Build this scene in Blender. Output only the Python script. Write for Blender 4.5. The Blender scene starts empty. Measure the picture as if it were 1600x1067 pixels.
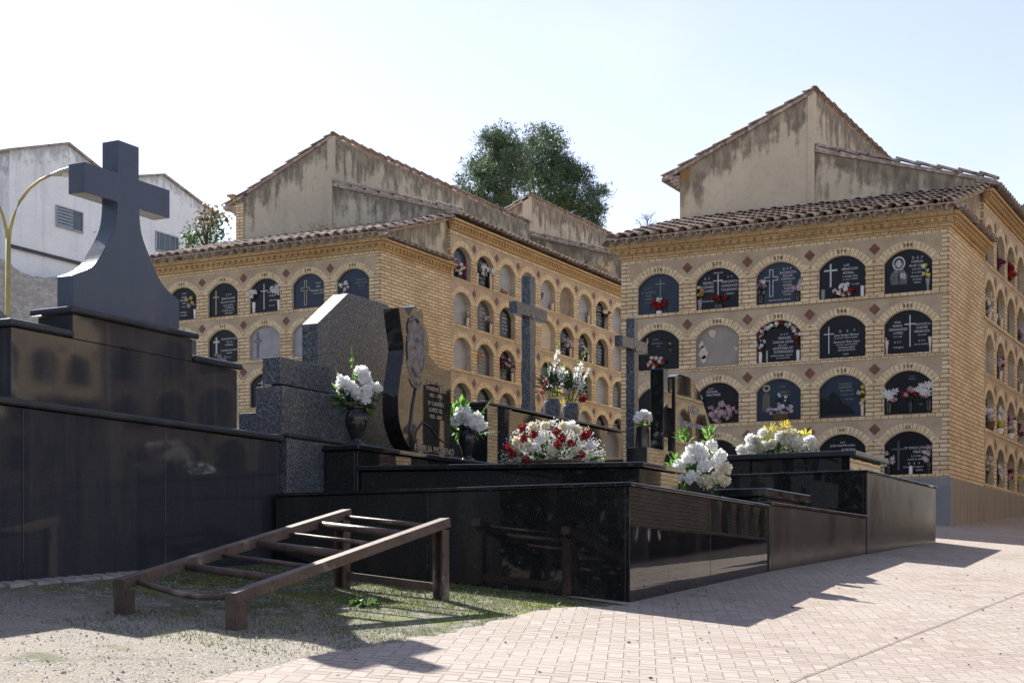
import bpy, bmesh, math, random
from mathutils import Vector, Matrix

R = random.Random(11)
pi = math.pi
scene = bpy.context.scene
col = scene.collection

# ---------------------------------------------------------------- geometry helper
class MB:
    def __init__(s):
        s.v = []; s.f = []; s.m = []; s.sm = []; s.at = {}
    def face(s, pts, m=0, sm=False, tops=None):
        i = len(s.v)
        s.v += [tuple(p) for p in pts]
        s.f.append(tuple(range(i, i + len(pts)))); s.m.append(m); s.sm.append(sm)
        if tops:
            for k, t in enumerate(tops): s.at[i + k] = t
    def raw(s, vs, fs, m=0, sm=False):
        i = len(s.v)
        s.v += [tuple(p) for p in vs]
        for f in fs:
            s.f.append(tuple(i + k for k in f)); s.m.append(m); s.sm.append(sm)
    def box(s, x0, x1, y0, y1, z0, z1, m=0):
        v = [(x0,y0,z0),(x1,y0,z0),(x1,y1,z0),(x0,y1,z0),(x0,y0,z1),(x1,y0,z1),(x1,y1,z1),(x0,y1,z1)]
        s.raw(v, [(0,3,2,1),(4,5,6,7),(0,1,5,4),(1,2,6,5),(2,3,7,6),(3,0,4,7)], m)
    def extr(s, poly, vec, m=0):
        n = len(poly); vec = Vector(vec)
        a = [Vector(p) for p in poly]; b = [p + vec for p in a]
        nr = Vector((0,0,0))
        for k in range(n):
            nr += (a[k] - a[0]).cross(a[(k+1) % n] - a[0])
        fs = [tuple(range(n)), tuple(range(2*n-1, n-1, -1))] + [(k, n+k, n+(k+1) % n, (k+1) % n) for k in range(n)]
        if nr.dot(vec) > 0: fs = [tuple(reversed(f)) for f in fs]
        s.raw(a + b, fs, m)
    def tube(s, pts, rad, n=8, m=0, sm=True):
        pts = [Vector(p) for p in pts]
        if not isinstance(rad, (list, tuple)): rad = [rad]*len(pts)
        rings = []
        for k, p in enumerate(pts):
            d = (pts[min(k+1, len(pts)-1)] - pts[max(k-1, 0)]).normalized()
            ref = Vector((0,0,1)) if abs(d.z) < .9 else Vector((1,0,0))
            a = d.cross(ref).normalized(); b = d.cross(a)
            rings.append([p + rad[k]*(math.cos(2*pi*j/n)*a + math.sin(2*pi*j/n)*b) for j in range(n)])
        vs = [q for r in rings for q in r]; fs = []
        for k in range(len(pts)-1):
            for j in range(n):
                fs.append((k*n+j, k*n+(j+1) % n, (k+1)*n+(j+1) % n, (k+1)*n+j))
        fs.append(tuple(range(n))[::-1]); fs.append(tuple((len(pts)-1)*n+j for j in range(n)))
        s.raw(vs, fs, m, sm)
    def lathe(s, c, prof, n=20, m=0, sm=True):
        vs = []; fs = []
        for r, z in prof:
            vs += [(c[0]+r*math.cos(2*pi*j/n), c[1]+r*math.sin(2*pi*j/n), c[2]+z) for j in range(n)]
        for k in range(len(prof)-1):
            for j in range(n):
                fs.append((k*n+j, k*n+(j+1) % n, (k+1)*n+(j+1) % n, (k+1)*n+j))
        fs.append(tuple(range(n))[::-1]); fs.append(tuple((len(prof)-1)*n+j for j in range(n)))
        s.raw(vs, fs, m, sm)
    def bar(s, a, b, w, h, m=0, up=(0,0,1)):
        a = Vector(a); b = Vector(b); d = (b-a).normalized(); x = d.cross(Vector(up)).normalized(); y = x.cross(d)
        q = [a + x*(sx*w/2) + y*(sy*h/2) for sx, sy in ((-1,-1),(1,-1),(1,1),(-1,1))]
        s.extr(q, b-a, m)
    def mesh(s, name, mats, off=(0,0,0), fix=True):
        me = bpy.data.meshes.new(name)
        o = Vector(off)
        me.from_pydata([tuple(Vector(p) - o) for p in s.v], [], s.f)
        for mt in (mats if isinstance(mats, (list, tuple)) else [mats]): me.materials.append(mt)
        me.polygons.foreach_set('material_index', s.m)
        me.polygons.foreach_set('use_smooth', s.sm)
        uv = me.uv_layers.new(name='UVMap')
        for p in me.polygons:
            nx, ny, nz = (abs(c) for c in p.normal)
            for li in p.loop_indices:
                c = s.v[me.loops[li].vertex_index]
                if nz >= nx and nz >= ny: q = (c[0], c[1])
                elif ny >= nx: q = (c[0], c[2])
                else: q = (c[1], c[2])
                uv.data[li].uv = q
        if s.at:
            at = me.attributes.new('below', 'FLOAT', 'POINT')
            at.data.foreach_set('value', [s.at.get(k, 9.0) for k in range(len(s.v))])
        if fix:
            bm = bmesh.new(); bm.from_mesh(me)
            bmesh.ops.recalc_face_normals(bm, faces=bm.faces[:]); bm.to_mesh(me); bm.free()
        me.update()
        return me
    def build(s, name, mats, parent=None, bevel=0, fix=True, local=False, seg=2):
        off = (0,0,0) if local else wloc(parent)
        ob = bpy.data.objects.new(name, s.mesh(name, mats, off, fix))
        col.objects.link(ob)
        if parent: ob.parent = parent
        if bevel:
            b = ob.modifiers.new('bevel', 'BEVEL'); b.width = bevel; b.segments = seg; b.limit_method = 'ANGLE'; b.angle_limit = .6
        return ob

def wloc(o):
    p = Vector((0,0,0))
    while o is not None:
        p += o.location; o = o.parent
    return p

def tag(o, label=None, cat=None, group=None, kind=None):
    if label: o['label'] = label
    if cat: o['category'] = cat
    if group: o['group'] = group
    if kind: o['kind'] = kind
    return o
def thing(name, loc, label, cat, group=None, rz=0):
    o = bpy.data.objects.new(name, None); col.objects.link(o)
    o.empty_display_size = .2
    o.location = loc; o.rotation_euler.z = rz
    return tag(o, label, cat, group)
def inst(name, me, parent, loc=(0,0,0), rot=(0,0,0), sc=None):
    o = bpy.data.objects.new(name, me); col.objects.link(o); o.parent = parent
    o.location = loc; o.rotation_euler = rot
    if sc: o.scale = sc
    return o

# ---------------------------------------------------------------- place
# X runs along the fronts of the niche blocks, Y recedes along the path, Z is height over the lens
CA, SA = .8856, .4645
F = 2450.0
def cam2w(xc, yc): return (CA*xc - SA*yc, SA*xc + CA*yc)
def far(px, py, D):
    x, y = cam2w((px-800)/F*D, D)
    return Vector((x, y, (910-py)/F*D))
def ss(a, b, x):
    t = max(0, min(1, (x-a)/(b-a))); return t*t*(3-2*t)
def soft(x, lo, hi, k=4.0):
    # clamp with rounded knees
    x = hi - k*math.log1p(math.exp((hi-x)/k)) if (hi-x)/k < 30 else x
    x = lo + k*math.log1p(math.exp((x-lo)/k)) if (x-lo)/k < 30 else x
    return x
def gz(X, Y):
    Xc = max(-70, X) if X < 1 else 1 + 3*(1-math.exp(-(X-1)/3))
    Yc = min(Y, 44) if Y < 44 else 44 + 6*(1-math.exp(-(Y-44)/6))
    if Y < -4: Yc = -4 - 4*(1-math.exp((Y+4)/4))
    return -1.15 - .0965*Xc + .0628*Yc

# ---------------------------------------------------------------- node helper
class NT:
    def __init__(s, name):
        s.mat = bpy.data.materials.new(name); s.mat.use_nodes = True
        s.t = s.mat.node_tree; s.n = s.t.nodes; s.l = s.t.links
        s.b = s.n['Principled BSDF']; s.out = s.n['Material Output']
    def put(s, sock, val):
        if hasattr(val, 'is_output') or isinstance(val, bpy.types.NodeSocket): s.l.new(val, sock)
        else:
            if isinstance(val, (tuple, list)) and len(val) == 3 and sock.type == 'RGBA': val = (*val, 1)
            sock.default_value = val
    def math(s, op, a, b=0.0, c=None, clamp=False):
        n = s.n.new('ShaderNodeMath'); n.operation = op; n.use_clamp = clamp
        s.put(n.inputs[0], a); s.put(n.inputs[1], b)
        if c is not None: s.put(n.inputs[2], c)
        return n.outputs[0]
    def mix(s, f, a, b, mode='MIX'):
        n = s.n.new('ShaderNodeMix'); n.data_type = 'RGBA'; n.blend_type = mode
        s.put(n.inputs[0], f); s.put(n.inputs[6], a); s.put(n.inputs[7], b)
        return n.outputs[2]
    def fmix(s, f, a, b):
        n = s.n.new('ShaderNodeMix'); n.data_type = 'FLOAT'
        s.put(n.inputs[0], f); s.put(n.inputs[2], a); s.put(n.inputs[3], b)
        return n.outputs[0]
    def co(s, kind='Object', sc=(1,1,1), rot=(0,0,0)):
        c = s.n.new('ShaderNodeTexCoord'); m = s.n.new('ShaderNodeMapping')
        m.inputs['Scale'].default_value = sc; m.inputs['Rotation'].default_value = rot
        s.l.new(c.outputs[kind], m.inputs['Vector']); return m.outputs[0]
    def noise(s, scale, detail=3, co=None, rough=.55, fac=True):
        n = s.n.new('ShaderNodeTexNoise'); n.inputs['Scale'].default_value = scale
        n.inputs['Detail'].default_value = detail; n.inputs['Roughness'].default_value = rough
        s.l.new(co if co is not None else s.co(), n.inputs['Vector'])
        return n.outputs['Fac' if fac else 'Color']
    def voro(s, scale, co=None, feature='F1', out='Distance', rnd=1.0):
        n = s.n.new('ShaderNodeTexVoronoi'); n.feature = feature; n.inputs['Scale'].default_value = scale
        n.inputs['Randomness'].default_value = rnd
        s.l.new(co if co is not None else s.co(), n.inputs['Vector'])
        return n.outputs[out]
    def ramp(s, f, stops, interp='LINEAR'):
        n = s.n.new('ShaderNodeValToRGB'); n.color_ramp.interpolation = interp
        e = n.color_ramp.elements
        while len(e) < len(stops): e.new(.5)
        for k, (p, c) in enumerate(stops):
            e[k].position = p
            if not isinstance(c, (tuple, list)): c = (c, c, c)
            e[k].color = (*c, 1)
        s.l.new(f, n.inputs[0]); return n.outputs[0]
    def step(s, f, a, b):
        n = s.n.new('ShaderNodeMapRange'); n.interpolation_type = 'SMOOTHSTEP'
        s.put(n.inputs[0], f); s.put(n.inputs[1], a); s.put(n.inputs[2], b)
        return n.outputs[0]
    def attr(s, name):
        n = s.n.new('ShaderNodeAttribute'); n.attribute_name = name; return n.outputs['Fac']
    def rnd(s):
        return s.n.new('ShaderNodeObjectInfo').outputs['Random']
    def bump(s, h, strength=.3, dist=.01):
        n = s.n.new('ShaderNodeBump'); n.inputs['Strength'].default_value = strength; n.inputs['Distance'].default_value = dist
        s.l.new(h, n.inputs['Height']); s.l.new(n.outputs[0], s.b.inputs['Normal'])
    def done(s, color=None, rough=None, metal=None, spec=None):
        if color is not None: s.put(s.b.inputs['Base Color'], color)
        if rough is not None: s.put(s.b.inputs['Roughness'], rough)
        if metal is not None: s.put(s.b.inputs['Metallic'], metal)
        if spec is not None: s.put(s.b.inputs['Specular IOR Level'], spec)
        return s.mat
    def leafy(s, color, amount=.4, rough=.5, tint=None):
        s.put(s.b.inputs['Base Color'], color); s.put(s.b.inputs['Roughness'], rough)
        tr = s.n.new('ShaderNodeBsdfTranslucent'); s.put(tr.inputs['Color'], tint if tint is not None else color)
        mx = s.n.new('ShaderNodeMixShader'); mx.inputs[0].default_value = amount
        s.l.new(s.b.outputs[0], mx.inputs[1]); s.l.new(tr.outputs[0], mx.inputs[2]); s.l.new(mx.outputs[0], s.out.inputs[0])
        return s.mat

def m_brick(name, w, h, c1, c2, cm, mort=.007, joint_bump=.6):
    t = NT(name); uv = t.co('UV')
    # slight waviness so that the courses are not ruled lines
    nz = t.noise(3.0, 2, uv, fac=False)
    va = t.n.new('ShaderNodeVectorMath'); va.operation = 'MULTIPLY_ADD'
    t.l.new(nz, va.inputs[0]); va.inputs[1].default_value = (.012, .008, 0); t.l.new(uv, va.inputs[2])
    b = t.n.new('ShaderNodeTexBrick'); t.l.new(va.outputs[0], b.inputs['Vector'])
    b.inputs['Scale'].default_value = 1; b.inputs['Brick Width'].default_value = w; b.inputs['Row Height'].default_value = h
    b.inputs['Mortar Size'].default_value = mort; b.inputs['Mortar Smooth'].default_value = .2
    b.inputs['Color1'].default_value = (*c1, 1); b.inputs['Color2'].default_value = (*c2, 1); b.inputs['Mortar'].default_value = (*cm, 1)
    b.inputs['Bias'].default_value = -.1
    big = t.noise(.7, 4, uv); fine = t.noise(45, 3, uv)
    c = t.mix(t.math('MULTIPLY', t.step(big, .35, .75), .6), b.outputs['Color'], (.66,.56,.42), 'MULTIPLY')
    # each brick fired a little differently, a few much darker
    vb = t.n.new('ShaderNodeTexVoronoi'); vb.inputs['Scale'].default_value = 1; vb.inputs['Randomness'].default_value = .55
    t.l.new(t.co('UV', (1/w, 1/h, 1)), vb.inputs['Vector'])
    sv = t.n.new('ShaderNodeSeparateColor'); t.l.new(vb.outputs['Color'], sv.inputs[0])
    c = t.mix(t.math('MULTIPLY', t.step(sv.outputs[0], .55, 1.0), .38), c, (.36,.25,.15))
    salt = t.noise(1.7, 6, t.co('UV', (1.0, .7, 1)), .7)
    c = t.mix(t.math('MULTIPLY', t.step(salt, .6, .74), .35), c, (.68,.62,.52))
    c = t.mix(.35, c, t.ramp(fine, [(.3, .45), (.7, 1.0)]), 'MULTIPLY')
    streak = t.noise(1.0, 4, t.co('UV', (5, .35, 1)))
    c = t.mix(t.math('MULTIPLY', t.step(streak, .58, .75), .35), c, (.16,.12,.09))
    hgt = t.math('ADD', t.math('MULTIPLY', b.outputs['Fac'], -1.0), t.math('MULTIPLY', fine, .25))
    t.bump(hgt, joint_bump, .012)
    return t.done(c, .85, spec=.25)

BR1, BR2, BRM = (.79,.64,.42), (.64,.49,.30), (.125,.085,.055)
M = {}
M['brick'] = m_brick('yellow_brick', .25, .0655, BR1, BR2, BRM)
M['rowlock'] = m_brick('rowlock_brick', .118, .064, (.75,.61,.40), (.61,.475,.29), (.2,.14,.095), .006)
def m_noise(name, c1, c2, sc, rough=.8, detail=4, bump=0, spec=.3, streak=False):
    t = NT(name); f = t.noise(sc, detail)
    c = t.mix(t.step(f, .3, .7), c1, c2)
    if bump: t.bump(t.noise(sc*4, 4), bump, .01)
    return t.done(c, rough, spec=spec)
M['archbrick'] = m_noise('arch_brick', (.70,.575,.38), (.50,.39,.24), 14, .85, 2, .3)
M['spandrel'] = m_noise('pink_render', (.45,.365,.265), (.345,.272,.19), 3.0, .9, 5, .35)
M['jamb'] = m_noise('cement_jamb', (.52,.45,.34), (.40,.33,.24), 6, .9, 4, .2)
M['terracotta'] = m_noise('terracotta_tile', (.20,.085,.055), (.13,.055,.04), 7, .6, 3)
M['cornice'] = m_brick('cornice_brick', .25, .066, (.64,.47,.265), (.53,.375,.20), (.25,.165,.095))

def m_tile():
    t = NT('roof_tile'); g = t.noise(2.2, 5); h = t.noise(14, 4)
    c = t.mix(t.step(g, .3, .7), (.37,.285,.235), (.25,.195,.165))
    c = t.mix(t.step(h, .5, .68), c, (.50,.46,.40))
    c = t.mix(t.step(t.noise(5, 6), .56, .7), c, (.07,.06,.055))
    t.bump(h, .4, .01)
    return t.done(c, .85, spec=.25)
M['tile'] = m_tile()

def m_stucco(name, base, base2, dark, rust=False, reach=.75, drip=5):
    t = NT(name); uv = t.co('UV')
    f = t.noise(1.1, 5, uv); g = t.noise(9, 5, uv)
    c = t.mix(t.step(f, .3, .7), base, base2)
    c = t.mix(t.math('MULTIPLY', t.step(g, .45, .75), .35), c, tuple(k*.6 for k in base))
    d = t.attr('below')
    st = t.noise(1.0, 5, t.co('UV', (drip, .5, 1)), .65)
    patch = t.noise(2.6, 5, uv, .6)
    lim = t.math('MULTIPLY', t.math('ADD', t.math('MULTIPLY', t.step(st, .34, .68), .75), t.math('ADD', .10, t.math('MULTIPLY', t.step(patch, .34, .66), .55))), reach)
    k = t.step(t.math('SUBTRACT', lim, d), -.04, .44)
    k = t.math('MULTIPLY', k, t.fmix(t.step(t.noise(5, 5, t.co('UV', (1.6, .6, 1))), .3, .65), .55, 1.0))
    c = t.mix(t.math('MULTIPLY', k, .86), c, dark)
    vs = t.noise(1.0, 3, t.co('UV', (3.2, .16, 1)), .6)
    c = t.mix(t.math('MULTIPLY', t.step(vs, .52, .78), .45), c, tuple(q*.55 for q in base2))
    if rust:
        r = t.math('MULTIPLY', t.step(t.noise(1.4, 3, uv), .6, .72), t.step(t.math('SUBTRACT', .9, d), 0, .8))
        c = t.mix(t.math('MULTIPLY', r, .7), c, (.26,.13,.03))
    t.bump(g, .35, .01)
    return t.done(c, .92, spec=.2)
M['stucco'] = m_stucco('stained_stucco', (.61,.515,.375), (.52,.435,.315), (.115,.098,.07), True, .82)
M['stucco_grey'] = m_stucco('grey_stained_stucco', (.53,.475,.365), (.45,.40,.305), (.105,.094,.072), True, .78)
M['white_wall'] = m_stucco('white_house_wall', (.86,.86,.85), (.78,.79,.79), (.40,.40,.40), False, .8, 4)
M['plinth_paint'] = m_noise('grey_paint', (.23,.235,.24), (.18,.185,.19), 2, .7, 4, .1)
def m_concrete():
    t = NT('plinth_concrete'); uv = t.co('UV')
    c = t.mix(t.noise(2, 5, uv), (.30,.265,.22), (.22,.19,.155))
    c = t.mix(t.math('MULTIPLY', t.step(t.noise(1, 4, t.co('UV', (6,.6,1))), .48, .7), .5), c, (.12,.10,.085))
    t.bump(t.noise(25, 4, uv), .3, .01)
    return t.done(c, .9, spec=.2)
M['concrete'] = m_concrete()

def m_polished(name, base, speck, sc=55, thr=.16, rough=.07, streaks=0.0, amount=.8):
    t = NT(name); o = t.co()
    d = t.voro(sc, o); rc = t.voro(sc, o, out='Color')
    sp = t.n.new('ShaderNodeSeparateColor'); t.l.new(rc, sp.inputs[0])
    k = t.math('MULTIPLY', t.step(d, thr, thr*.5), t.step(sp.outputs[0], .55, .95))
    c = t.mix(t.math('MULTIPLY', k, amount), base, speck)
    fl = t.noise(170, 2, o)
    c = t.mix(t.math('MULTIPLY', t.step(fl, .5, .75), .25), c, speck)
    dust = t.noise(1.6, 5, t.co('Object', (1,1,.5)))
    rg = t.fmix(t.step(dust, .35, .8), rough, rough*2.2)
    if streaks:
        s = t.noise(1.0, 4, t.co('Object', (14, 14, .35)))
        rg = t.math('ADD', rg, t.math('MULTIPLY', t.step(s, .45, .8), streaks))
        c = t.mix(t.math('MULTIPLY', t.step(s, .5, .85), .12), c, (.2,.2,.2))
    film = t.noise(1.0, 5, t.co('Object', (2.2, 2.2, .5)), .65)       # dust film and dried runs
    c = t.mix(t.math('MULTIPLY', t.step(film, .46, .78), .10), c, (.30,.28,.25))
    rg = t.math('ADD', rg, t.math('MULTIPLY', t.step(film, .52, .78), .035))
    t.bump(t.noise(3.0, 2, o), .02, .02)
    return t.done(c, rg, spec=.45 if rough < .1 else .3)
M['black'] = m_polished('black_granite', (.008,.008,.0095), (.22,.22,.23), 34, .13, .012)
M['dark'] = m_polished('dark_blue_granite', (.034,.036,.044), (.085,.092,.105), 85, .3, .03, .03, .6)
M['cross_blue'] = m_polished('cross_blue_granite', (.072,.092,.130), (.10,.125,.16), 90, .3, .22, .04, .5)
M['slabgrey'] = m_polished('slab_edge_granite', (.03,.033,.04), (.12,.125,.14), 90, .3, .14, 0, .6)
def m_grey_granite(name, lo, mid, hi, rough=.16):
    t = NT(name); o = t.co()
    a = t.noise(75, 3, o, .7); b = t.voro(95, o, out='Color')
    sp = t.n.new('ShaderNodeSeparateColor'); t.l.new(b, sp.inputs[0])
    c = t.ramp(sp.outputs[0], [(.0, lo), (.35, mid), (.7, mid), (1, hi)])
    c = t.mix(t.step(a, .38, .5), (lo[0]*.7, lo[1]*.7, lo[2]*.75), c)
    rg = t.fmix(t.noise(1.5, 4, o), rough*.6, rough*1.7)
    return t.done(c, rg, spec=.36)
M['granite'] = m_grey_granite('grey_granite', (.026,.031,.037), (.095,.106,.117), (.24,.255,.27), .26)
M['granite_light'] = m_grey_granite('light_granite', (.06,.06,.062), (.19,.19,.19), (.33,.33,.33), .3)
M['brown_dull'] = m_polished('dull_brown_granite', (.034,.028,.026), (.075,.06,.055), 80, .3, .13, .05)
M['brown'] = m_polished('brown_granite', (.024,.019,.017), (.075,.06,.055), 80, .3, .022)
M['cement'] = m_noise('raw_cement', (.36,.35,.33), (.24,.23,.215), 6, .95, 5, .5)

# niche plaques
M['pl_black'] = m_noise('plaque_black', (.007,.008,.010), (.012,.013,.016), 3, .24, 2, spec=.22)
M['pl_blue'] = m_noise('plaque_blue', (.022,.034,.054), (.014,.023,.040), 3, .24, 2, spec=.3)
M['pl_grey'] = m_noise('plaque_grey', (.30,.305,.32), (.22,.225,.24), 5, .35, 4)
M['pl_dgrey'] = m_noise('plaque_dark_grey', (.075,.078,.082), (.05,.053,.057), 5, .3, 4)
M['pl_cream'] = m_noise('plaque_cream', (.50,.44,.36), (.42,.37,.30), 4, .7, 4)
M['pl_brown'] = m_noise('plaque_weathered', (.27,.235,.19), (.17,.145,.115), 6, .9, 5, .3)
M['pl_cement'] = m_noise('plaque_cement', (.30,.275,.245), (.24,.22,.20), 3, .9, 4, .2)
M['engrave'] = m_noise('engraving_white', (.52,.53,.55), (.36,.37,.39), 30, .7, 3)
M['engrave_dim'] = m_noise('engraving_grey', (.22,.23,.24), (.14,.15,.16), 30, .7, 3)
M['gold'] = m_noise('engraving_gold', (.46,.41,.30), (.34,.30,.2), 30, .6, 3)
M['numeral'] = m_noise('numeral_black', (.03,.025,.02), (.05,.04,.03), 30, .7, 2)
M['plaster'] = m_noise('loose_plaster', (.55,.48,.40), (.45,.39,.31), 14, .95, 5, .5)

def m_rust():
    t = NT('rusty_steel'); o = t.co()
    a = t.noise(7, 5, o); b = t.noise(40, 4, o)
    c = t.mix(t.step(a, .35, .7), (.092,.064,.052), (.135,.098,.080))
    c = t.mix(t.step(b, .55, .72), c, (.055,.032,.025))
    c = t.mix(t.math('MULTIPLY', t.step(t.noise(3.2, 5, o), .6, .68), .7), c, (.30,.25,.21))
    t.bump(b, .5, .006)
    return t.done(c, .62, .25)
M['rust'] = m_rust()
M['carved'] = m_noise('carved_stone', (.26,.24,.22), (.15,.135,.125), 25, .42, 4, .3)
M['bartube'] = m_noise('worn_steel_bar', (.13,.10,.085), (.075,.05,.04), 12, .5, 4, .3)
M['yellow_paint'] = m_noise('yellow_lamp_paint', (.42,.35,.13), (.34,.28,.10), 5, .5, 3)
M['lamp_metal'] = m_noise('lamp_housing', (.38,.36,.33), (.28,.26,.24), 6, .5, 3)
M['glass_dark'] = m_noise('window_glass', (.06,.075,.09), (.10,.12,.14), 2, .1, 2, spec=.6)
M['window_bar'] = m_noise('window_frame_paint', (.35,.38,.42), (.28,.3,.34), 6, .5, 3)
M['vase_black'] = m_polished('vase_black_stone', (.010,.0105,.012), (.15,.15,.16), 80, .25, .06)
M['vase_white'] = m_noise('white_ceramic', (.70,.69,.66), (.62,.60,.57), 8, .3, 3, spec=.5)
M['vase_cream'] = m_noise('cream_ceramic', (.62,.52,.42), (.54,.44,.34), 8, .35, 3, spec=.5)
M['vase_metal'] = m_noise('grey_metal_vase', (.28,.28,.28), (.2,.2,.2), 8, .35, 3, spec=.5)
M['pot_brown'] = m_noise('brown_pot', (.07,.055,.045), (.045,.036,.03), 8, .5, 3)
M['wicker'] = m_noise('wicker', (.12,.075,.04), (.07,.045,.025), 25, .8, 3, .6)

def petal(name, c, c2, amount=.35):
    t = NT(name); f = t.noise(22, 3)
    cc = t.mix(t.step(f, .3, .7), c, c2)
    return t.leafy(cc, amount, .6)
M['p_white'] = petal('white_petal', (.90,.90,.88), (.84,.84,.82), .42)
M['p_cream'] = petal('cream_petal', (.78,.74,.60), (.70,.66,.50))
M['p_red'] = petal('red_petal', (.36,.012,.02), (.25,.008,.015), .25)
M['p_pink'] = petal('pink_petal', (.66,.32,.40), (.60,.42,.46))
M['p_palepink'] = petal('pale_pink_petal', (.70,.55,.58), (.62,.48,.54))
M['p_lilac'] = petal('lilac_petal', (.50,.42,.56), (.62,.56,.66))
M['p_yellow'] = petal('yellow_petal', (.82,.74,.10), (.74,.66,.08))
M['p_orange'] = petal('orange_petal', (.66,.24,.07), (.6,.32,.12))
M['p_maroon'] = petal('maroon_petal', (.14,.02,.05), (.2,.03,.07), .25)
M['p_salmon'] = petal('salmon_petal', (.55,.20,.16), (.62,.3,.25))
M['leaf'] = petal('leaf_green', (.055,.13,.03), (.10,.20,.045), .4)
M['leaf_bright'] = petal('leaf_fresh', (.13,.30,.05), (.20,.38,.07), .5)
M['leaf_dark'] = petal('leaf_dark', (.025,.06,.022), (.05,.09,.03), .3)
M['needle'] = petal('pine_needle', (.046,.092,.048), (.085,.135,.068), .25)
M['needle2'] = petal('pine_needle_light', (.10,.145,.07), (.15,.19,.09), .3)
M['cypress'] = petal('cypress_leaf', (.02,.04,.018), (.035,.055,.022), .15)
M['autumn'] = petal('autumn_leaf', (.22,.145,.07), (.17,.14,.06), .4)
M['dry'] = petal('dry_grass', (.42,.33,.18), (.32,.25,.13), .3)
M['bark'] = m_noise('bark', (.10,.075,.055), (.06,.045,.035), 10, .9, 4, .6)
M['feather'] = m_noise('pigeon_feather', (.05,.052,.06), (.09,.09,.10), 12, .7, 3)

# ---------------------------------------------------------------- ground materials
def m_paving():
    t = NT('herringbone_paving')
    uv = t.co('UV', (1/.080, 1/.080, 1), (0, 0, math.radians(-23)))
    s = t.n.new('ShaderNodeSeparateXYZ'); t.l.new(uv, s.inputs[0])
    x, y = s.outputs[0], s.outputs[1]
    i, j = t.math('FLOOR', x), t.math('FLOOR', y)
    fx, fy = t.math('SUBTRACT', x, i), t.math('SUBTRACT', y, j)
    k = t.math('FLOORED_MODULO', t.math('SUBTRACT', i, j), 4.0)
    isv = t.math('GREATER_THAN', k, 1.5)
    half = t.math('MULTIPLY', t.math('GREATER_THAN', k, .5), t.math('LESS_THAN', k, 2.5))
    L = t.math('ADD', t.fmix(isv, fx, fy), half)
    S = t.fmix(isv, fy, fx)
    dl = t.math('MINIMUM', L, t.math('SUBTRACT', 2.0, L)); ds = t.math('MINIMUM', S, t.math('SUBTRACT', 1.0, S))
    d = t.math('MINIMUM', dl, ds)
    dx = t.fmix(isv, dl, ds)                      # distance to the joints that run uphill: painted paler, as if lit along their length
    wob = t.noise(6, 3, t.co('UV'))
    joint = t.step(d, t.math('ADD', .012, t.math('MULTIPLY', wob, .07)), t.math('ADD', .035, t.math('MULTIPLY', wob, .09)))
    idx = t.math('SUBTRACT', i, t.math('MULTIPLY', half, t.math('SUBTRACT', 1.0, isv)))
    idy = t.math('SUBTRACT', j, t.math('MULTIPLY', half, isv))
    cv = t.n.new('ShaderNodeCombineXYZ'); t.l.new(idx, cv.inputs[0]); t.l.new(idy, cv.inputs[1]); t.l.new(isv, cv.inputs[2])
    wn = t.n.new('ShaderNodeTexWhiteNoise'); t.l.new(cv.outputs[0], wn.inputs['Vector'])
    c = t.ramp(wn.outputs['Value'], [(0, (.28,.222,.186)), (.35, (.335,.28,.243)), (.7, (.375,.322,.284)), (1, (.31,.258,.224))])
    big = t.noise(.5, 5, t.co('UV'))
    c = t.mix(t.math('MULTIPLY', t.step(big, .3, .72), .6), c, (.40,.36,.32))
    c = t.mix(t.math('MULTIPLY', t.step(t.noise(28, 4, t.co('UV')), .5, .8), .35), c, (.25,.19,.16))
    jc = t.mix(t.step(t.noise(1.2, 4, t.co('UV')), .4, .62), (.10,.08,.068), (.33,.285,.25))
    uphill_lit = t.math('MULTIPLY', t.math('LESS_THAN', dx, .14), .82)
    jc = t.mix(uphill_lit, jc, (.36,.315,.275))  # paler uphill joints, dark cross joints: shading painted into the colour
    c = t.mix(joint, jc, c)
    worn = t.noise(.9, 5, t.co('UV'), .7)
    c = t.mix(t.math('MULTIPLY', t.step(worn, .58, .72), .35), c, (.27,.22,.19))
    c = t.mix(t.math('MULTIPLY', t.step(t.noise(3.3, 4, t.co('UV')), .64, .7), .4), c, (.2,.165,.14))
    t.bump(t.math('ADD', joint, t.math('MULTIPLY', wn.outputs['Value'], .5)), .9, .016)
    return t.done(c, .9, spec=.25)
M['paving'] = m_paving()
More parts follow.
